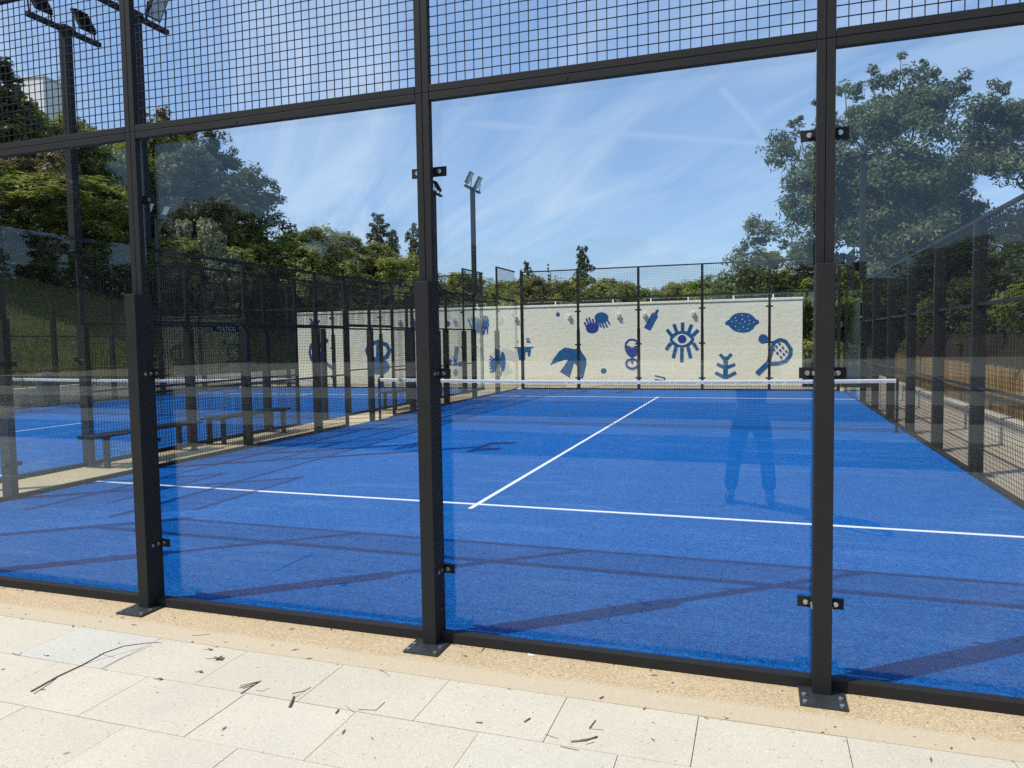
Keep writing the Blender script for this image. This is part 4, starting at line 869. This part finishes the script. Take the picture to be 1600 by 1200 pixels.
skin('hair', [((0, -0.01, 1.60), (0.07, 0.06)), ((0, 0.005, 1.69), (0.088, 0.092)), ((0, 0.02, 1.745), (0.07, 0.085))], [(0, 1), (1, 2)], 1, MHR, pe)
fcm = MB(); fcm.tube([(0, 0.13, 1.665), (0, 0.148, 1.635), (0, 0.128, 1.625)], [0.010, 0.016, 0.012], 6); fcm.build('nose', MSK, pe, smooth=True)
fcm = MB(); [fcm.disc((s * 0.032, 0.128, 1.672), (0, 1, 0), 0.011, 0.008, 8) for s in (-1, 1)]; fcm.build('eyes', MDRK, pe)
MB().box(-0.024, 0.024, 0.118, 0.132, 1.590, 1.600).build('mouth', plain('lips', (0.3, 0.11, 0.09), 0.6), pe)
fcm = MB(); [fcm.tube([(s * 0.082, 0.02, 1.63), (s * 0.092, 0.015, 1.66), (s * 0.084, 0.02, 1.69)], [0.012, 0.017, 0.012], 6) for s in (-1, 1)]; fcm.build('ears', MSK, pe, smooth=True)
tag(pe, 'person in dark trousers holding up a phone, seen reflected in the glass pane', 'person')
ph = empty('phone', (2.695, -3.868, 1.635)); MB().box(-0.078, 0.078, -0.004, 0.004, 0.0, 0.075).build('body', plain('phone_back', (0.03, 0.03, 0.035), 0.3), ph, 0.003)
MB().box(-0.072, 0.072, -0.0052, -0.0042, 0.004, 0.071).build('screen', plain('phone_screen', (0.02, 0.02, 0.025), 0.1), ph)
tag(ph, 'dark phone held up in both hands of the person', 'phone')

# ------------------------------------------------------------------ litter on the paving
def twig(name, label, pts, rad, extra=(), group='fallen twigs'):
    rad = (rad[0] * 0.72, rad[1] * 0.72); extra = [(q, r * 0.72) for q, r in extra]
    m = MB(); m.tube([(x, y, rad[0] * 0.8 + z) for x, y, z in pts], list(np.linspace(rad[0], rad[1], len(pts))), 6)
    for q, r in extra: m.tube([(x, y, r * 0.9 + z) for x, y, z in q], [r, r * 0.8] + [r * 0.6] * (len(q) - 2), 5)
    tag(m.build(name, MTWIG, smooth=True), label, 'twig', group)
def dry_leaf(label, c, s, seed):
    g_ = random.Random(seed); m = MB(); a0 = g_.uniform(0, 6.28)
    top = [(c[0], c[1], s * 0.28)]; n = 9
    ring = [(c[0] + s * (1.0 if i % 2 else 0.6) * math.cos(a0 + 6.283 * i / n) * 0.9, c[1] + s * (1.0 if i % 2 else 0.6) * 0.55 * math.sin(a0 + 6.283 * i / n), 0.002 + s * g_.uniform(0, 0.35)) for i in range(n)]
    for i in range(n): m.poly([top[0], ring[i], ring[(i + 1) % n]])
    m.tube([(c[0] - s * 0.6, c[1], 0.003), (c[0] - s * 1.7, c[1] - s * 0.3, 0.002)], 0.0012, 5)
    tag(m.build('dry_leaf', MDLEAF), label, 'leaf', 'fallen dry leaves')
def paper_scrap(c):
    m = MB(); x, y = c; m.poly([(x - .02, y - .006, .001), (x + .018, y - .008, .004), (x + .02, y + .008, .001), (x - .016, y + .01, .006)])
    m.poly([(x - .02, y - .006, .0015), (x - .016, y + .01, .0065), (x - .022, y + .006, .012)])
    tag(m.build('paper_scrap', MWHT), 'small white scrap of paper beside the bottom rail', 'paper')
twig('twig', 'long forked dry branch lying across the paving left of the centre', [(-0.641, -1.299, 0), (-0.662, -1.136, 0), (-0.657, -0.997, 0), (-0.674, -0.847, 0), (-0.644, -0.742, 0), (-0.547, -0.668, 0), (-0.479, -0.639, 0)], (0.006, 0.0015), [([(-0.657, -0.997, 0), (-0.63, -0.913, 0), (-0.582, -0.828, 0), (-0.535, -0.737, 0)], 0.002), ([(-0.607, -1.31, 0), (-0.634, -1.203, 0), (-0.666, -1.121, 0)], 0.003), ([(-0.699, -0.862, 0), (-0.572, -0.87, 0)], 0.002), ([(-0.515, -1.004, 0), (-0.525, -0.881, 0), (-0.501, -0.686, 0)], 0.0018)])
twig('twig', 'spray of broken dark twigs on a paving joint right of the long branch', [(0.366, -1.017, 0), (0.368, -0.946, 0), (0.373, -0.876, 0)], (0.005, 0.003), [([(0.32, -0.971, 0), (0.367, -0.891, 0)], 0.004), ([(0.306, -0.949, 0), (0.366, -0.883, 0)], 0.003), ([(0.34, -0.97, 0), (0.371, -0.912, 0)], 0.0035)])
twig('twig', 'thick short twig stub standing apart below a thin forked one', [(0.671, -1.06, 0), (0.632, -0.97, 0)], (0.008, 0.007), [])
twig('twig', 'thin forked twig pointing at the thick stub', [(0.603, -0.945, 0), (0.646, -0.901, 0), (0.651, -0.859, 0)], (0.004, 0.002), [([(0.64, -0.969, 0), (0.648, -0.905, 0)], 0.002)])
twig('twig', 'curved thin twig right of the spray of broken twigs', [(0.414, -0.964, 0), (0.447, -0.965, 0), (0.461, -0.925, 0)], (0.0025, 0.0015), [])
twig('twig', 'bent thin twig in the middle of the paving, below the concrete strip', [(0.986, -0.986, 0), (1.069, -0.968, 0), (1.071, -0.89, 0)], (0.003, 0.0025), [])
twig('twig', 'stubby twig beside a paving joint, left of the bent thin twig', [(0.907, -1.046, 0), (0.902, -1.012, 0)], (0.005, 0.004), [([(0.91, -0.97, 0), (0.977, -1.012, 0)], 0.002)])
twig('twig', 'dark double twig near the front, the largest right of the centre post', [(1.982, -0.966, 0), (2.039, -0.939, 0), (2.078, -0.894, 0)], (0.006, 0.004), [([(2.014, -0.942, 0), (2.078, -0.904, 0)], 0.004), ([(2.045, -0.965, 0), (2.075, -0.937, 0)], 0.002)])
twig('twig', 'small bundle of twigs behind the dark double twig', [(2.032, -0.837, 0), (2.043, -0.765, 0)], (0.005, 0.003), [([(2.033, -0.841, 0), (2.092, -0.833, 0)], 0.002)])
twig('twig', 'short stub on the paving, left of the small bundle of twigs', [(1.748, -0.872, 0), (1.763, -0.835, 0)], (0.006, 0.005), [])
twig('twig', 'flat short stub beside the grey shade line, farthest left of the two stubs', [(1.546, -0.937, 0), (1.573, -0.933, 0)], (0.005, 0.005), [])
twig('twig', 'thin twig lying over the paving joint near the front', [(1.862, -0.94, 0), (1.925, -0.956, 0)], (0.0025, 0.0015), [])
twig('twig', 'long thin twig resting along the lowest paving joint', [(1.948, -1.012, 0), (2.027, -1.018, 0)], (0.003, 0.002), [])
twig('twig', 'thin twig just below the concrete strip, left of the centre post', [(0.883, -0.597, 0), (0.926, -0.613, 0), (0.968, -0.645, 0)], (0.003, 0.002), [])
twig('twig', 'short dark stub on the concrete strip edge at the right', [(2.02, -0.57, 0), (2.032, -0.547, 0)], (0.005, 0.005), [])
twig('twig', 'straight stalk lying on the concrete strip left of the centre post', [(-0.385, -0.511, 0), (-0.295, -0.464, 0)], (0.002, 0.0015), [])
twig('twig', 'hooked little twig at the left on the pale paving', [(-1.17, -0.994, 0), (-1.104, -1.004, 0), (-1.125, -0.973, 0)], (0.003, 0.002), [])
dry_leaf('curled dry leaf with a stalk, largest on the paving', (-0.008, -0.728), 0.045, 1)
dry_leaf('small crumpled leaf below the largest dry leaf', (0.011, -0.883), 0.02, 2)
dry_leaf('small flat leaf on the paving joint', (-0.129, -1.008), 0.022, 3)
dry_leaf('tiny dark leaf at the left near the long branch', (-0.946, -0.962), 0.015, 4)
dry_leaf('narrow dry leaf just above the largest dry leaf', (-0.14, -0.643), 0.022, 5)
dry_leaf('single dark leaf lying on the beige concrete right of the centre post', (1.243, -0.317), 0.014, 6)
paper_scrap((1.576, -0.206))
lf = MB(); rl = random.Random(12)
for i in range(210):
    x = rl.uniform(-3.2, 4.2); y = rl.choice((rl.uniform(-0.62, -0.55), rl.uniform(-1.9, -0.6), rl.uniform(-0.56, -0.19), rl.uniform(-0.22, -0.19)))
    if x > 2.2 and y < -2.2: continue
    if y > -0.4 and min(abs(x - q) for q in (-3, -1, 1, 3)) < 0.11: continue
    s = rl.choice((0.003, 0.004, 0.006, 0.009)); a = rl.uniform(0, 3.14); L = s * rl.uniform(1, 3.2)
    c_, s_ = math.cos(a), math.sin(a)
    lf.poly([(x - c_ * L, y - s_ * L, 0.002), (x + s_ * s * .5, y - c_ * s * .5, 0.003), (x + c_ * L, y + s_ * L, 0.002), (x - s_ * s * .5, y + c_ * s * .5, 0.004)], rl.choice((0, 0, 1)))
tag(lf.build('litter', [MTWIG, MDLEAF]), 'tiny leaf crumbs and twig bits scattered over the paving', 'leaf litter', kind='stuff')
